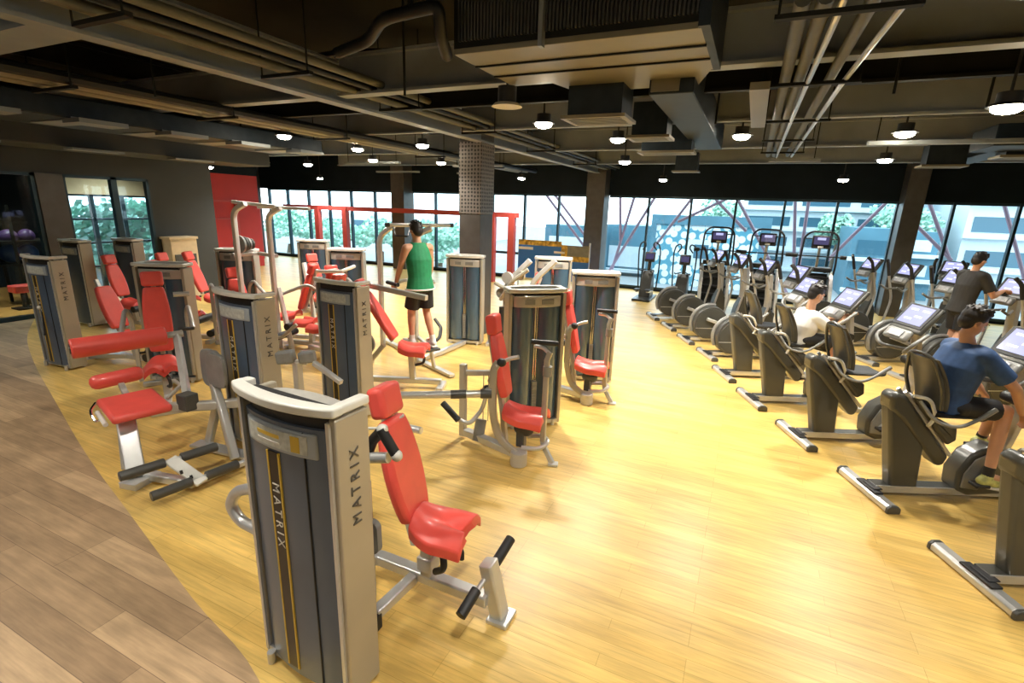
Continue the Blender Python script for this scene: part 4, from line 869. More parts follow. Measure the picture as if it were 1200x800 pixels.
def make_recumbent():
    t = proto('recumbent_bike'); footer(t)
    MB().bar([(.03, 0, .075), (1.35, 0, .075)], .13, .06).build('base_beam', 'olive', t, bevel=.008)
    MB().bar([(.03, -.068, .075), (1.35, -.068, .075)], .012, .066).build('side_strip', 'silver', t)
    c = MB().prism([(.17, .06), (.42, .06), (.38, .52), (.18, .86), (.0, .95), (-.02, .90)], -.065, .065).build('seat_column', 'olive', t, bevel=.03)
    MB().prism([(-.02, .87), (-.03, .985), (.02, 1.03), (.11, .99), (.61, .43), (.58, .34), (.52, .33), (.10, .78)], -.085, .085).build('seat_rail_cover', 'olive', t, bevel=.035)
    for s in (-1, 1): MB().bar([(.10, s*.045, 1.03), (.64, s*.045, .43)], .022, .03).build('seat_rail', 'silver', t)
    MB().prism([(.16, .98), (.55, .55), (.62, .60), (.60, .72), (.34, .84), (.22, 1.0)], -.10, .10).build('seat_carriage', 'char', t, bevel=.02)
    b = MB(); n = 10; rings = []                 # seat cushion
    for i in range(n+1):
        a = i/n; x = .32+.44*a; w = .21*(1-.25*a*a)
        rings.append([V((x, w*math.cos(q), .845+.03*math.sin(q)+.03*math.cos(q)**2-.02*a)) for q in [2*PI*j/16 for j in range(16)]])
    b.loft(rings).build('seat', 'black', t, bevel=.0)
    rings = []                                   # back rest shell, open mesh panel inside
    for i in range(9):
        a = i/8; z = .90+.46*a; w = .20*(1-.55*abs(a-.45)**2.2); x = .36-.17*a+.03*math.sin(PI*a)
        rings.append([V((x+.035*math.sin(q)-.03*math.cos(q)**2*-1, w*math.cos(q), z)) for q in [2*PI*j/16 for j in range(16)]])
    bk = MB().loft(rings).build('backrest', 'char', t)
    MB().tube([(.33, -.18, .92), (.27, -.215, 1.12), (.20, -.14, 1.36), (.18, 0, 1.39), (.20, .14, 1.36), (.27, .215, 1.12), (.33, .18, .92)], .016, 8, .08).build('back_hoop', 'olive', bk)
    for s in (-1, 1):
        MB().tube([(.18, s*.13, .98), (.24, s*.25, .84), (.42, s*.29, .80), (.62, s*.29, .92), (.66, s*.29, .96)], .015, 10, .08).build('side_handle', 'plate', t)
        MB().cyl((.58, s*.29, .895), (.69, s*.29, .985), .02, 10).build('grip', 'plate', t)
    MB().tube([(.12, -.12, 1.02), (.26, -.14, 1.0), (.34, -.14, .84), (.30, -.13, .74)], .016, 8, .06).build('seat_adjust_lever', 'cap', t)
    MB().prism([(.74, .10), (.72, .28), (.80, .46), (.96, .56), (1.14, .50), (1.24, .30), (1.20, .08), (.86, .05)], -.095, .095).build('crank_shroud', 'olive', t, bevel=.03)
    for s in (-1, 1):
        MB().prism([(.76, .14), (.76, .28), (.83, .43), (.96, .50), (1.06, .44), (.98, .30), (.92, .12)], s*.095, s*.112).build('shroud_cover', 'plate', t, bevel=.01)
        MB().bar([(.95, s*.13, .33), (.95+s*.12, s*.15, .33+s*.10)], .03, .03).build('crank_arm', 'plate', t)
        MB().box((.95+s*.12, s*.20, .33+s*.10), (.12, .10, .03)).build('pedal', 'black', t, bevel=.008)
    MB().bar([(1.12, 0, .42), (1.20, 0, .80), (1.14, 0, 1.12), (1.10, 0, 1.32)], .10, .06, .15).build('console_mast', 'frame', t, bevel=.01)
    MB().tube([(1.02, -.26, 1.34), (.86, -.28, 1.22), (.86, -.18, 1.12), (1.10, 0, 1.10), (.86, .18, 1.12), (.86, .28, 1.22), (1.02, .26, 1.34)], .02, 10, .07).build('front_handle', 'plate', t)
    console(t, 1.06, 1.46, .42, .62, 'screen')
    b = MB(); b.prism([(1.24, .005), (1.34, .005), (1.34, .06), (1.24, .06)], -.30, .30).build('front_stabiliser', 'silver', t, bevel=.01)
    MB().cyl((1.12, -.10, .98), (1.12, .10, .98), .05, 12).build('bottle_holder', 'black', t)
    return t
HB = R(24)
FOOT = [(1.80, 4.20), (1.32, 5.27), (.79, 6.29), (.31, 7.32), (-.09, 8.33)]
RL = ['recumbent bike cut off by the right edge, nearest to the camera', 'recumbent bike ridden by the man in the navy blue T-shirt', 'empty recumbent bike between the two seated riders',
      'recumbent bike ridden by the person in the white T-shirt', 'empty recumbent bike directly behind the white-shirted rider, last one with a tall seat column']
rb = make_recumbent()
for i, (x, y) in enumerate(FOOT):
    o = rb if i == 0 else copy_tree(rb); o.location = (x, y, 0); o.rotation_euler.z = HB; tag(o, RL[i], 'exercise bike', 'recumbent bikes along the open floor')

def make_elliptical():
    t = proto('elliptical_trainer'); footer(t, .72)
    MB().bar([(.03, 0, .07), (1.75, 0, .07)], .12, .06).build('base_beam', 'olive', t, bevel=.008)
    MB().bar([(.03, -.064, .07), (1.75, -.064, .07)], .012, .06).build('side_strip', 'silver', t)
    poly = [(.42+.34*math.cos(q), max(.08, .40+.335*math.sin(q))) for q in [2*PI*i/32 for i in range(32)]]
    d_ = MB().prism(poly, -.13, .13).build('drive_disc', 'char', t, bevel=.02)
    for s in (-1, 1): MB().prism([(.42+.29*math.cos(q), max(.12, .40+.285*math.sin(q))) for q in [2*PI*i/32 for i in range(32)]], s*.13, s*.14).build('disc_face', 'olive', d_, bevel=.004)
    MB().tube([(.42+.36*math.cos(q), 0, .40+.355*math.sin(q)) for q in [PI*.42+PI*.75*i/14 for i in range(15)]], .035, 8).build('rim_band', 'plate', d_)
    MB().bar([(.12, -.142, .30), (.70, -.142, .30)], .004, .012).build('accent_line', 'silver', d_)
    MB().bar([(1.5, 0, .1), (1.58, 0, .7), (1.52, 0, 1.38)], .13, .10, .2).build('mast', 'frame', t, bevel=.012)
    MB().prism([(1.36, .08), (1.72, .08), (1.68, .55), (1.55, .8), (1.44, .55)], -.10, .10).build('mast_cover', 'olive', t, bevel=.02)
    for s in (-1, 1):
        MB().bar([(.30, s*.20, .50), (.9, s*.22, .30), (1.32, s*.24, .34)], .05, .06, .1).build('pedal_arm', 'silver', t)
        MB().box((.82, s*.24, .37), (.36, .15, .05)).build('foot_pedal', 'black', t, bevel=.015)
        MB().tube([(1.34, s*.26, .34), (1.46, s*.27, .9), (1.36, s*.28, 1.20), (1.22, s*.27, 1.62), (1.14, s*.22, 1.70)], .023, 10, .14).build('moving_arm', 'frame', t)
        MB().tube([(1.29, s*.275, 1.40), (1.22, s*.27, 1.62), (1.14, s*.22, 1.71)], .031, 10, .05).build('arm_grip', 'black', t)
        MB().tube([(1.45, s*.05, 1.18), (1.22, s*.20, 1.14), (1.08, s*.20, 1.22)], .02, 8, .06).build('fixed_handle', 'plate', t)
    console(t, 1.44, 1.52, .42, .55, 'screen')
    MB().prism([(1.68, .005), (1.78, .005), (1.78, .06), (1.68, .06)], -.28, .28).build('front_stabiliser', 'silver', t, bevel=.01)
    return t
el = make_elliptical()
EP = [((-.43, 9.4), 27, 'elliptical trainer with a round dark drive disc, nearest of the four beyond the recumbent bikes'), ((-.91, 10.36), 27, 'elliptical trainer with a round disc, second beyond the recumbent bikes'),
      ((-1.39, 11.36), 27, 'elliptical trainer with a round disc, third beyond the recumbent bikes'), ((-1.9, 12.3), 27, 'elliptical trainer with a round disc, farthest of the four along the open floor')]
for k_ in range(-1, 4):
    cx, cy = 3.8-.45*k_, 10.3+k_; EP.append(((cx-1.42*math.cos(R(30)), cy-1.42*math.sin(R(30))), 30,
      ['second-row trainer cut by the right edge', 'second-row trainer the man in the black T-shirt stands on', 'second-row trainer just left of the man in black', 'second-row trainer whose console stands before the leaning pillar', 'second-row trainer left of the leaning pillar', 'second-row trainer in front of the right stair climber'][k_+1]))
EP += [((3.2, 12.6), 55, 'back-row trainer seen above the shoulder of the man in black'), ((4.7, 12.0), 45, 'back-row trainer by the right windows, partly behind the man in black')]
for i, (p, a, lab) in enumerate(EP):
    o = el if i == 0 else copy_tree(el); o.location = (*p, 0); o.rotation_euler.z = R(a); tag(o, lab, 'elliptical trainer', 'elliptical trainers')

def make_climber():
    t = proto('stair_climber')
    MB().bb((-.05, -.34, 0), (1.15, .34, .16)).build('base', 'olive', t, bevel=.03)
    for s in (-1, 1):
        MB().prism([(.0, .1), (.28, .1), (1.15, .45), (1.15, 1.14), (.85, 1.2), (.55, .9), (.12, .45)], s*.30, s*.37).build('side_panel', 'cap', t, bevel=.02)
        MB().bar([(.10, s*.335, .20), (.52, s*.335, .85), (.75, s*.335, 1.1)], .09, .08).build('side_rail', 'silver', t, bevel=.01)
    for i in range(5): MB().bb((.12+i*.17, -.29, .20+i*.20), (.36+i*.17, .29, .25+i*.20)).build('step', 'black', t, bevel=.006)
    MB().prism([(.30, .16), (1.1, .16), (1.1, 1.12), (1.0, 1.12)], -.28, .28).build('inner_cover', 'char', t)
    MB().bb((.80, -.33, 1.16), (1.12, .33, 1.28)).build('top_shelf', 'black', t, bevel=.03)
    MB().tube([(.85, -.36, .9), (.85, -.40, 1.3), (.85, -.37, 2.02), (.85, -.24, 2.15), (.85, .24, 2.15), (.85, .37, 2.02), (.85, .40, 1.3), (.85, .36, .9)], .024, 10, .12).build('arch', 'black', t)
    MB().tube([(.85, -.385, 1.98), (.85, .385, 1.98)], .014, 8).build('upper_bar', 'black', t)
    MB().tube([(.85, -.56, 1.55), (.85, .56, 1.55)], .016, 8).build('cross_bar', 'black', t)
    for s in (-1, 1): MB().cyl((.85, s*.46, 1.55), (.85, s*.60, 1.55), .05, 10).build('grip', 'black', t)
    MB().bar([(.95, 0, 1.25), (.92, 0, 1.8)], .06, .05).build('mast', 'silver', t)
    hd = MB().obox((.84, 0, 1.90), (.1, 0, 1), (0, 1, 0), .32, .40, .06).build('console', 'black', t, bevel=.03)
    MB().obox((.805, 0, 1.93), (.1, 0, 1), (0, 1, 0), .18, .32, .01).build('screen', 'dscreen', hd)
    MB().obox((.796, 0, 1.98), (.1, 0, 1), (0, 1, 0), .06, .18, .004).build('screen_icons', 'screen', hd)
    MB().obox((.80, 0, 1.78), (.1, 0, 1), (0, 1, 0), .05, .12, .02).build('keypad', 'cap', hd)
    return t
cl = make_climber()
for i, ((px_, py_), lab) in enumerate((((845, 262), 'stair climber with arched frame, leftmost of the three by the windows'), ((903, 262), 'stair climber with arched frame, middle of the three by the windows'), ((966, 264), 'stair climber with arched frame, rightmost of the three by the windows'))):
    P = atY(px_, py_, 14.7); o = cl if i == 0 else copy_tree(cl); a = R(96-i*3); o.location = (P.x-.85*math.cos(a), 14.7-.85*math.sin(a), 0); o.rotation_euler.z = a
    tag(o, lab, 'stair climber', 'stair climbers by the windows')

def make_cross():
    t = proto('cross_trainer')
    MB().bb((.0, -.26, 0), (1.2, .26, .06)).build('base', 'char', t, bevel=.015)
    MB().prism([(.45, .05), (1.1, .05), (1.05, .60), (.85, .82), (.55, .5)], -.16, .16).build('drive_cover', 'char', t, bevel=.03)
    MB().bar([(.9, 0, .6), (.95, 0, 1.15)], .10, .08).build('mast', 'olive', t, bevel=.01)
    hd = MB().obox((.90, 0, 1.20), (.3, 0, 1), (0, 1, 0), .30, .30, .06).build('console', 'char', t, bevel=.03)
    MB().obox((.86, 0, 1.22), (.3, 0, 1), (0, 1, 0), .16, .22, .01).build('screen', 'dscreen', hd)
    for s in (-1, 1):
        MB().bar([(.05, s*.15, .28), (.8, s*.18, .20)], .05, .05).build('pedal_arm', 'silver', t)
        MB().box((.15, s*.15, .32), (.34, .14, .04)).build('foot_pedal', 'black', t, bevel=.01)
        MB().tube([(.85, s*.26, .25), (.80, s*.30, .9), (.72, s*.31, 1.40), (.66, s*.26, 1.60), (.62, s*.14, 1.66), (.66, s*.10, 1.55), (.72, s*.20, 1.42)], .02, 10, .08).build('looped_arm', 'black', t)
        MB().bar([(.82, s*.06, .85), (.60, s*.20, .82), (.48, s*.20, .86)], .03, .03).build('fixed_handle', 'black', t)
    return t
ct = make_cross()
for i, ((x, y), lab) in enumerate((((-2.62, 14.4), 'slim cross trainer with black looped handles, left one by the windows'), ((-1.60, 14.2), 'slim cross trainer with black looped handles, right one by the windows'))):
    o = ct if i == 0 else copy_tree(ct); o.location = (x, y, 0); o.rotation_euler.z = R(90); tag(o, lab, 'cross trainer', 'cross trainers by the windows')

# ================================================================== PEOPLE
def hand(b, wrist, palm_dir, up_dir, curl=.6, s=1., thumb=1):
    """palm and five separate fingers"""
    d = V(palm_dir).normalized(); u = V(up_dir); u = (u-u.dot(d)*d).normalized(); w = d.cross(u)*thumb; p = V(wrist)
    for k_ in (-1, 0, 1): b.caps(p+d*.015*s+w*k_*.012*s, .017*s, p+d*.082*s+w*k_*.026*s, .014*s, 8)
    for k_, (off, L) in enumerate(((-.034, .066), (-.012, .078), (.011, .080), (.033, .072))):
        q = p+d*.085*s+w*off*s; a = curl*.5; v1 = d*math.cos(a)-u*math.sin(a); m1_ = q+v1*L*.5*s; a = curl*1.4; v2 = d*math.cos(a)-u*math.sin(a); m2_ = m1_+v2*L*.32*s; a = curl*2.1
        v3 = d*math.cos(a)-u*math.sin(a)
        b.caps(q, .0105*s, m1_, .0095*s, 8).caps(m1_, .0095*s, m2_, .009*s, 8).caps(m2_, .009*s, m2_+v3*L*.25*s, .008*s, 8)
    q = p+d*.03*s+w*.034*s; v1 = (d*.7+w*.65-u*.3).normalized(); b.caps(q, .014*s, q+v1*.038*s, .012*s, 8).caps(q+v1*.038*s, .012*s, q+v1*.038*s+(d*.9+w*.1-u*.4).normalized()*.03*s, .010*s, 8)
def head(b, c, f, u, s=1.):
    f = V(f).normalized(); u = V(u); u = (u-u.dot(f)*f).normalized(); l = u.cross(f); c = V(c)
    Mx = Matrix((f, l, u)).transposed()
    P = lambda x, y, z: c+f*x*s+l*y*s+u*z*s
    b.ell(P(-.012, 0, .035), (.098*s, .078*s, .098*s), 18, 14, Mx)
    b.ell(P(.022, 0, -.03), (.070*s, .062*s, .085*s), 16, 12, Mx)
    b.caps(P(.045, 0, -.088), .028*s, P(.055, 0, -.075), .026*s, 10)                       # chin
    b.caps(P(.085, 0, .02), .010*s, P(.103, 0, -.022), .014*s, 8)                          # nose
    b.caps(P(.080, -.022, -.052), .008*s, P(.080, .022, -.052), .008*s, 8).caps(P(.078, -.018, -.063), .008*s, P(.078, .018, -.063), .008*s, 8)   # lips
    b.caps(P(.078, -.04, .035), .010*s, P(.078, .04, .035), .010*s, 8)                     # brow
    for q in (-1, 1):
        b.ell(P(.0, q*.080, -.002), (.018*s, .010*s, .030*s), 10, 8, Mx)                   # ears
    return P, Mx
def face_bits(root, P, Mx, s=1.):
    e = MB()
    for q in (-1, 1): e.ell(P(.078, q*.031, .012), (.010*s, .014*s, .009*s), 10, 8, Mx)
    e.build('eyes', 'white', root)
    e = MB()
    for q in (-1, 1): e.ell(P(.086, q*.031, .012), (.005*s, .006*s, .006*s), 8, 6, Mx); e.caps(P(.090, q*.045, .038), .004*s, P(.094, q*.018, .040), .004*s, 6)
    e.build('brows', 'hair', root)
def hair_(root, P, Mx, s=1., rough=0.):
    b = MB(); b.ell(P(-.022, 0, .055), (.100*s, .086*s, .094*s), 20, 14, Mx); b.ell(P(-.045, 0, .01), (.068*s, .078*s, .085*s), 16, 12, Mx)
    b.ell(P(.035, 0, .115), (.055*s, .062*s, .030*s), 14, 10, Mx)
    rnd = random.Random(3)
    for i in range(46):
        th = rnd.uniform(0, 2*PI); ph = rnd.uniform(0, 1.15)
        x, y, z = math.sin(ph)*math.cos(th), math.sin(ph)*math.sin(th), math.cos(ph)
        if x > .55 and z < .6: continue
        q = P(-.022+.096*x, .083*y, .055+.09*z); b.caps(q, .014*s, q+(P(.02*x+.012, .02*y, .018*z)-P(0, 0, 0))*(1+rough), .008*s, 6)
    b.build('hair', 'hair', root, mods=('remesh', .006, 2))
def shoe(root, ankle, f, m, s=1.):
    f = V(f).normalized(); a = V(ankle); l = V((-f.y, f.x, 0)).normalized() if abs(f.z) < .9 else V((0, 1, 0)); up_ = f.cross(l)*1.
    if up_.z < 0: up_ = -up_
    h = a-up_*.055
    b = MB(); b.caps(h-f*.03, .045, h+f*.07, .046, 12).caps(h+f*.07, .044, h+f*.17, .034, 12).caps(a-up_*.01, .046, h, .046, 12)
    o = b.build('shoe', m, root, mods=('remesh', .008, 2)); 
    MB().obox(h-up_*.045+f*.055, f, l, .285, .092, .022).build('sole', 'white', o, bevel=.01)
def limb(b, pts, rs):
    for i in range(len(pts)-1): b.caps(pts[i], rs[i], pts[i+1], rs[i+1], 14)
def loft_body(b, secs, seg=20):
    """secs: centre, right half-width vector, depth vector"""
    rings = []
    for c, w, d in secs:
        c, w, d = V(c), V(w), V(d); rings.append([c+w*math.cos(2*PI*k/seg)+d*math.sin(2*PI*k/seg) for k in range(seg)])
    b.loft(rings)
def sleeve(b, p, q, r0, r1): b.tube([V(p), V(q)], [r0, r1], 16)

def seated(bike, label, headp, shz, lean, shirt, shoes, hands, bare=False, turn=0., dxs=0.):
    """rider on a recumbent bike; local bike frame x forward, z up"""
    loc = V((*FOOT[bike-1], 0)); T = frame_from(loc, HB); R3 = T.to_3x3()
    G = lambda x, y, z: T @ V((x, y, z)); D = lambda x, y, z: R3 @ V((x, y, z))
    t = empty('person', loc+D(.5, 0, 0), label, 'person')
    hip = V((.50, 0, .93)); chest = V((shz[0]-.05, 0, shz[1]-.17)); sh = V((shz[0], 0, shz[1])); hp = V(headp)
    b = MB()
    loft_body(b, [(G(*hip), D(0, .165, 0), D(.12, 0, .04)), (G(*(hip.lerp(chest, .5))), D(0, .15, 0), D(.115, 0, -.02)), (G(*chest), D(0, .175, 0), D(.12, 0, -.03)), (G(*sh), D(0, .15, 0), D(.09, 0, -.03))])
    b.caps(G(*sh), .062, G(*(hp+V((-.03, 0, -.09)))), .052)
    P, Mx = head(b, G(*hp), D(math.cos(lean), math.sin(turn), -math.sin(lean)), (0, 0, 1))
    for s in (-1, 1):
        hj = hip+V((.03, s*.09, -.0)); kn = V((1.02+s*.08, s*.12, .84-s*.07)); an = V((1.00+s*.12, s*.20, .42+s*.10))
        limb(b, [G(*hj), G(*hj.lerp(kn, .5)), G(*kn), G(*kn.lerp(an, .35)), G(*an)], [.092, .080, .058, .056, .036])
        b.caps(G(*an), .036, G(*(an+V((.12, 0, -.03)))), .03)
        s0 = sh+V((0, s*.19, -.03)); el_, wr, pd_, ud = hands[0 if s < 0 else 1]
        limb(b, [G(*sh), G(*s0), G(*el_), G(*wr)], [.06, .056, .042, .028]); hand(b, G(*wr), D(*pd_), D(*ud), .7, 1.0, -s)
        shoe(t, G(*an), D(1, 0, -.15), shoes)
        MB().tube([G(*an)+V((0, 0, .0)), G(*(an.lerp(kn, .14)))], [.042, .044], 14).build('sock', 'black', t)
    b.build('body', 'skin', t, mods=('remesh', .008, 3))
    face_bits(t, P, Mx); hair_(t, P, Mx, 1., .5)
    b = MB()
    loft_body(b, [(G(*(hip+V((-.01, 0, -.04)))), D(0, .195, 0), D(.155, 0, .05)), (G(*hip.lerp(chest, .3)), D(0, .185, 0), D(.148, 0, 0)), (G(*hip.lerp(chest, .65)), D(0, .205, 0), D(.155, 0, -.02)), (G(*chest), D(0, .225, 0), D(.158, 0, -.03)),
                  (G(*(sh+V((-.01, 0, -.03)))), D(0, .215, 0), D(.122, 0, -.03)), (G(*(sh+V((.01, 0, .035)))), D(0, .10, 0), D(.075, 0, -.02))])
    for s in (-1, 1):
        s0 = sh+V((0, s*.17, -.03)); el_ = V(hands[0 if s < 0 else 1][0]); b.caps(G(*(sh+V((0, s*.10, -.02)))), .078, G(*s0), .080); sleeve(b, G(*s0), G(*s0.lerp(el_, .72)), .082, .080)
    b.build('t_shirt', shirt, t, mods=('remesh', .010, 3))
    b = MB(); b.ell(G(.50, 0, .92), (.17, .18, .10))
    for s in (-1, 1):
        hj = hip+V((.03, s*.09, -.0)); kn = V((1.02+s*.08, s*.12, .84-s*.07)); sleeve(b, G(*hj), G(*hj.lerp(kn, .80)), .108, .096); b.ell(G(*hj), (.12, .12, .10))
    b.build('shorts', 'shorts', t, mods=('remesh', .010, 2))
    return t
seated(2, 'person in a navy blue T-shirt and black shorts leaning forward on a recumbent bike', (.56, 0, 1.66), (.58, 1.44), .42, 'blue', 'shoey',
       (((.82, -.27, 1.16), (1.00, -.20, .93), (.6, .1, -.75), (.7, 0, .6)), ((.84, .27, 1.2), (1.0, .22, 1.0), (.6, -.1, -.75), (.7, 0, .6))), turn=-.2)
seated(4, 'person in a white T-shirt seated on a recumbent bike touching its console', (.62, 0, 1.51), (.58, 1.27), .35, 'white', 'shoew',
       (((.80, -.22, 1.08), (1.0, -.12, 1.28), (.75, .25, .35), (-.4, 0, .8)), ((.84, .25, 1.08), (1.04, .16, 1.2), (.8, -.1, .3), (-.4, 0, .8))))

def standing(label, loc, deg, head_z, shirt, shorts, shoes, armsL, armsR, tank=False, feet_z=.3, lean=.0, hl=.1, hair_r=.2, bare_leg=True, stride=.10):
    T = frame_from(loc, R(deg)); R3 = T.to_3x3(); hh = head_z-feet_z; k = hh/1.70
    G = lambda x, y, z: T @ V((x*k, y*k, feet_z+z*k)); D = lambda x, y, z: R3 @ V((x*k, y*k, z*k))
    t = empty('person', (loc[0], loc[1], feet_z), label, 'person')
    b = MB(); L = lean
    loft_body(b, [(G(0, 0, .86), D(0, .165, 0), D(.115, 0, 0)), (G(L*.2, 0, 1.0), D(0, .145, 0), D(.105, 0, 0)), (G(L*.6, 0, 1.22), D(0, .175, 0), D(.12, 0, 0)), (G(L, 0, 1.38), D(0, .16, 0), D(.09, 0, 0)), (G(L, 0, 1.44), D(0, .08, 0), D(.06, 0, 0))])
    b.caps(G(L, 0, 1.40), .060*k, G(L+.02, 0, 1.50), .052*k)
    P, Mx = head(b, G(L+.03, 0, 1.585), D(1, 0, -hl*4), D(0, 0, 1), k)
    for s in (-1, 1):
        hj = V((0, s*.085, .86)); kn = V((.05+s*stride*.4, s*.10, .48)); an = V((-.03+s*stride, s*.11, .09))
        limb(b, [G(*hj), G(*hj.lerp(kn, .5)), G(*kn), G(*kn.lerp(an, .35)), G(*an)], [.09*k, .082*k, .056*k, .056*k, .034*k]); b.caps(G(*an), .034*k, G(*(an+V((.10, 0, -.04)))), .028*k)
        shoe(t, G(*(an+V((0, 0, .0)))), D(1, s*.15, 0), shoes)
        MB().tube([G(*an), G(*an.lerp(kn, .14))], [.042*k, .044*k], 14).build('sock', 'black' if shoes != 'shoew' else 'white', t)
        el_, wr, pd_, ud = (armsR if s < 0 else armsL); s0 = V((L, s*.185, 1.37))
        limb(b, [G(L, s*.08, 1.38), G(*s0), G(*V(s0).lerp(V(el_), .5)), G(*el_), G(*V(el_).lerp(V(wr), .3)), G(*wr)], [.058*k, .062*k, .052*k, .041*k, .042*k, .027*k]); hand(b, G(*wr), D(*pd_), D(*ud), 1.0, 1.0, -s)
    b.build('body', 'skin', t, mods=('remesh', .008, 3)); face_bits(t, P, Mx, k); hair_(t, P, Mx, k, hair_r)
    b = MB()
    top_ = [(G(0, 0, .79), D(0, .215, 0), D(.160, 0, 0)), (G(L*.2, 0, .98), D(0, .175, 0), D(.132, 0, 0)), (G(L*.6, 0, 1.22), D(0, .195, 0), D(.14, 0, 0)), (G(L, 0, 1.36), D(0, .165 if tank else .19, 0), D(.112, 0, 0)), (G(L, 0, 1.445), D(0, .115 if tank else .10, 0), D(.075, 0, 0))]
    loft_body(b, top_)
    if not tank:
        for s in (-1, 1):
            s0 = V((L, s*.17, 1.37)); el_ = V((armsR if s < 0 else armsL)[0]); b.caps(G(L, s*.10, 1.39), .072*k, G(*s0), .078*k); sleeve(b, G(*s0), G(*s0.lerp(el_, .75)), .080*k, .078*k)
    b.build('tank_top' if tank else 't_shirt', shirt, t, mods=('remesh', .009, 3))
    if tank: MB().tube([G(*(V((0, 0, .812))+V((.164*math.cos(q), .218*math.sin(q), 0)))) for q in [2*PI*i/24 for i in range(24)]], .012, 6, closed=True).build('hem_stripe', 'white', t)
    b = MB(); b.ell(G(0, 0, .81), (.13*k, .165*k, .10*k))
    for s in (-1, 1):
        hj = V((0, s*.085, .86)); kn = V((.05+s*stride*.4, s*.10, .48)); sleeve(b, G(*hj), G(*hj.lerp(kn, .86 if bare_leg else .95)), .105*k, .108*k)
    b.build('shorts', shorts, t, mods=('remesh', .010, 2))
    return t
Pg = V((-4.17, 5.87, 0)); hz = up(492, 262, Pg).z
standing('person in a green tank top and black shorts standing on the dip machine', (Pg.x, Pg.y, 0), 158, hz, 'green', 'shorts', 'shoew',
         ((.12, .24, 1.12), (.22, .25, .90), (.5, 0, -.6), (.8, 0, .5)), ((.10, -.25, 1.12), (.20, -.27, .90), (.5, 0, -.6), (.8, 0, .5)), tank=True, feet_z=.51, lean=.05)
Pb = V((3.08, 9.85, 0)); hz = up(1147, 298, Pb).z
standing('person in a black T-shirt exercising on a second-row trainer by the right windows', (Pb.x, Pb.y, 0), 30, hz, 'bshirt', 'shorts', 'shoew',
         ((.20, .26, 1.10), (.42, .18, 1.18), (.9, -.1, .1), (0, 0, 1)), ((.22, -.26, 1.08), (.44, -.2, 1.16), (.9, .1, .1), (0, 0, 1)), feet_z=.40, lean=.08, hl=.12, bare_leg=False)

# ================================================================== OUTSIDE
tag(MB().bb((-60, 17.2, -1.2), (60, 90, -1.0)).build('street', 'asphalt'), 'pale ground outside beyond the windows', 'ground', kind='structure')
# white pierced facade with circles and a blue surround
t = empty('pavilion', (0, 26, -1), 'building with a white screen pierced by circles and a blue surround outside the windows', 'building')
a_ = atY(770, 262, 26); b_ = atY(893, 264, 26); z0 = -1.
MB().bb((a_.x, 26, z0), (b_.x, 26.3, a_.z)).build('pierced_screen', 'circles', t)
MB().bb((a_.x-.25, 25.9, a_.z), (b_.x+.4, 26.5, a_.z+.45)).bb((a_.x-.25, 25.9, z0), (a_.x, 26.5, a_.z)).bb((b_.x, 25.9, z0), (b_.x+.4, 26.5, a_.z)).split('surround_beam', 'bblue', t)
w0 = atY(806, 280, 26); w1 = atY(827, 310, 26)
MB().bb((w0.x, 25.95, w1.z), (w1.x, 26, w0.z)).build('white_panel', 'bwhite', t); MB().bb((w0.x+.35, 25.9, (w0.z+w1.z)/2-.3), (w0.x+1.0, 25.95, (w0.z+w1.z)/2+.35)).build('window', 'bglass', t)
def block(name, x0, x1, Y, z1, label, m_='bwhite', floors=3, fz=1.3, dep=6, band='bglass'):
    t = empty(name, ((x0+x1)/2, Y+dep/2, -1), label, 'building'); MB().bb((x0, Y, -1), (x1, Y+dep, z1)).build('body', m_, t)
    for i in range(floors):
        z = z1-fz*(i+1)+.25
        if z < -1: break
        n_ = max(1, int((x1-x0)/2.2))
        for j in range(n_): w_ = (x1-x0)/n_; MB().bb((x0+j*w_+.25, Y-.04, z), (x0+(j+1)*w_-.25, Y, z+fz*.45)).build('window', band, t)
        MB().bb((x0-.1, Y-.35, z-.28), (x1+.1, Y, z-.12)).build('ledge', 'bwhite', t)
X = lambda px_, Y: atY(px_, 250, Y).x
block('parking_building', X(870, 34), X(1075, 34), 34, atY(960, 232, 34).z+1.6, 'white parking building with long horizontal decks outside, right of centre', 'bwhite', 5, 1.15, 8)
block('shop_building', X(1005, 27), X(1062, 27), 27, atY(1040, 268, 27).z, 'low blue-fronted building outside left of the leaning pillar', 'bblue', 2, 1.4, 4)
block('shop_building', X(1065, 28), X(1110, 28), 28, atY(1090, 272, 28).z, 'blue and white building outside between the leaning pillar and the thin mullion', 'bblue', 3, 1.1, 4, 'bwhite')
block('office_building', X(1135, 30), X(1330, 30), 30, atY(1170, 225, 30).z+1, 'pale office block with blue window bands outside at far right', 'bwhite', 5, 1.5, 8)
block('annex_building', X(640, 25), X(700, 25), 25, atY(670, 264, 25).z, 'low pale blue building outside behind the banner', 'bblue', 1, 1.5, 2.5, 'bwhite')
block('annex_building', X(712, 28), X(768, 28), 28, atY(740, 264, 28).z, 'blue walled building outside left of the pierced screen', 'bblue', 1, 2.5, 4, 'bwhite')
block('office_building', X(340, 44), X(560, 44), 44, atY(450, 252, 44).z, 'washed-out white building beyond the trees at left', 'bwhite', 3, 1.6, 8)
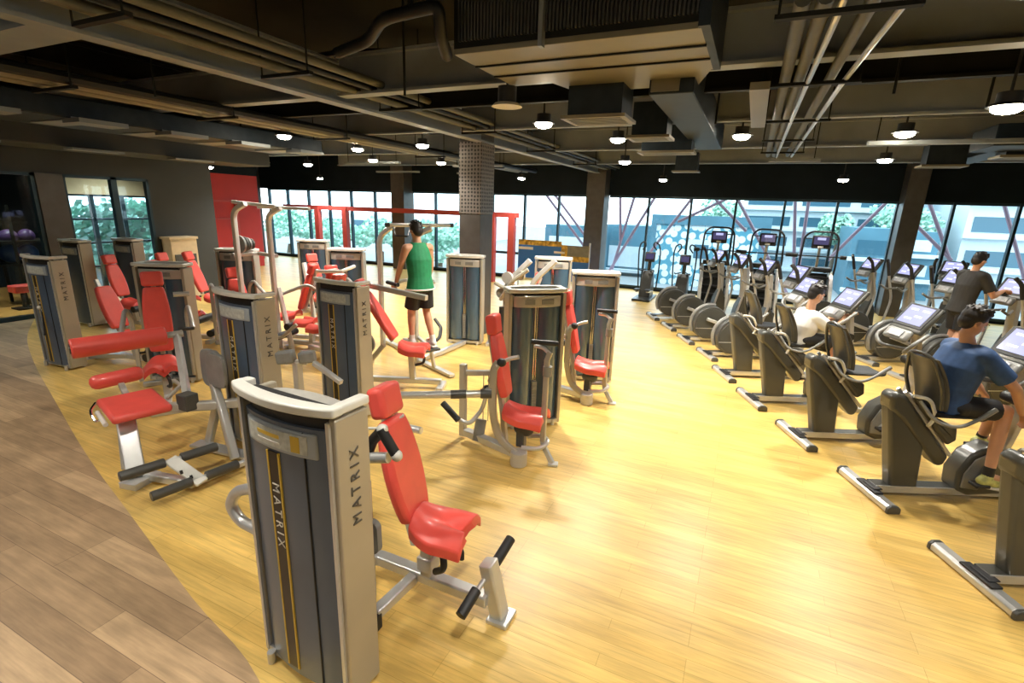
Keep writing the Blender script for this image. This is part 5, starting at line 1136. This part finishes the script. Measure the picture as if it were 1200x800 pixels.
# pinkish steel bracing just outside the glass
t = empty('steel_bracing', (0, 18.4, -1), 'pinkish diagonal steel braces standing just outside the right windows', 'bracing')
for (x0, y0, x1, y1) in ((743, 232, 722, 300), (727, 232, 727, 264), (762, 240, 706, 330), (808, 236, 770, 285), (845, 236, 811, 252), (843, 238, 862, 258), (866, 236, 915, 330), (932, 234, 930, 320), (948, 234, 935, 320), (1040, 236, 985, 290), (1090, 240, 1106, 285), (1072, 262, 1100, 290), (1178, 244, 1196, 310), (640, 228, 682, 285), (650, 228, 690, 282)):
    p, q = atY(x0, y0, 18.4), atY(x1, y1, 18.4); d_ = (q-p).normalized(); MB().cyl(p-d_*.3, q+d_*.5, .05, 8).build('brace', 'brace', t)
# trees
def tree(x, Y, zb, zt, w, lab, seed):
    t = empty('tree', (x, Y, -1), lab, 'tree', 'trees outside the windows'); rnd = random.Random(seed)
    MB().tube([(x, Y, -1), (x+.1, Y, zb+.3)], [.16, .09], 8).build('trunk', 'trunk', t)
    b = MB(); cz = (zb+zt)/2; h = (zt-zb)/2
    blobs = [(V((x+rnd.uniform(-.6, .6)*w, Y+rnd.uniform(-.5, .5)*w, cz+rnd.uniform(-.5, .55)*h)), rnd.uniform(.35, .6)*w) for _ in range(8)]
    for i in range(1500):
        c, r = rnd.choice(blobs); u_ = V((rnd.gauss(0, 1), rnd.gauss(0, 1), rnd.gauss(0, 1))).normalized(); p = c+u_*r*rnd.uniform(.6, 1); p.z = c.z+(p.z-c.z)*h/w
        a = V((rnd.uniform(-1, 1), rnd.uniform(-1, 1), rnd.uniform(-1, 1))).normalized()*.11; c2 = a.orthogonal().normalized()*.11
        b.add([p-a, p+c2, p+a, p-c2], [(0, 1, 2, 3)])
    b.build('foliage', 'leaf', t, smooth=False)
for i, (px_, Y, zt, w, lab) in enumerate(((335, 24, 2.1, 1.8, 'pale tree outside at the left end of the window wall'), (395, 25, 1.6, 2.0, 'pale tree outside between the red posts'), (445, 24, 1.9, 1.8, 'pale tree outside left of the chin frame'),
      (515, 24, 1.7, 1.8, 'pale tree outside right of the green jersey'), (1062, 31.5, 3.5, 1.5, 'green tree outside beside the leaning pillar'), (845, 31.5, 3.4, 1.2, 'green tree outside above the pierced screen'), (985, 32, 2.9, .9, 'small green tree outside in front of the parking decks'))):
    tree(X(px_, Y), Y, -.6 if Y < 30 else .8, zt, w, lab, i)
for i, (x, y, zt, w, lab) in enumerate(((-20.5, 10.4, 2.3, 1.9, 'green tree outside the studio window, nearer one'), (-22.5, 13.2, 2.4, 2.0, 'green tree outside the studio window, right one'), (-21.5, 8.2, 1.3, 1.5, 'low green shrub tree outside the studio'))):
    tree(x, y, -.8, zt, w, lab, 20+i)
tag(MB().bb((-60, -20, -1.25), (-20.8, 17.1, -1.0)).build('side_street', 'asphalt'), 'pale ground outside the studio window', 'ground', kind='structure')

# world: bright hazy sky
w = bpy.data.worlds.new('sky'); S.world = w; w.use_nodes = True; n = w.node_tree.nodes; l = w.node_tree.links
bg = n['Background']; sk = n.new('ShaderNodeTexSky'); sk.sky_type = 'HOSEK_WILKIE'; sk.turbidity = 6; sk.sun_direction = V((.3, -.5, .8)).normalized()
mx_ = n.new('ShaderNodeMixRGB'); mx_.inputs['Fac'].default_value = .8; mx_.inputs['Color2'].default_value = (.82, .95, 1, 1)
l.new(sk.outputs[0], mx_.inputs['Color1']); l.new(mx_.outputs[0], bg.inputs['Color']); bg.inputs['Strength'].default_value = 4.6

vs_ = S.view_settings; vs_.view_transform = 'Standard'; vs_.look = 'None'; vs_.gamma = 1; vs_.use_curve_mapping = False; vs_.exposure = .35
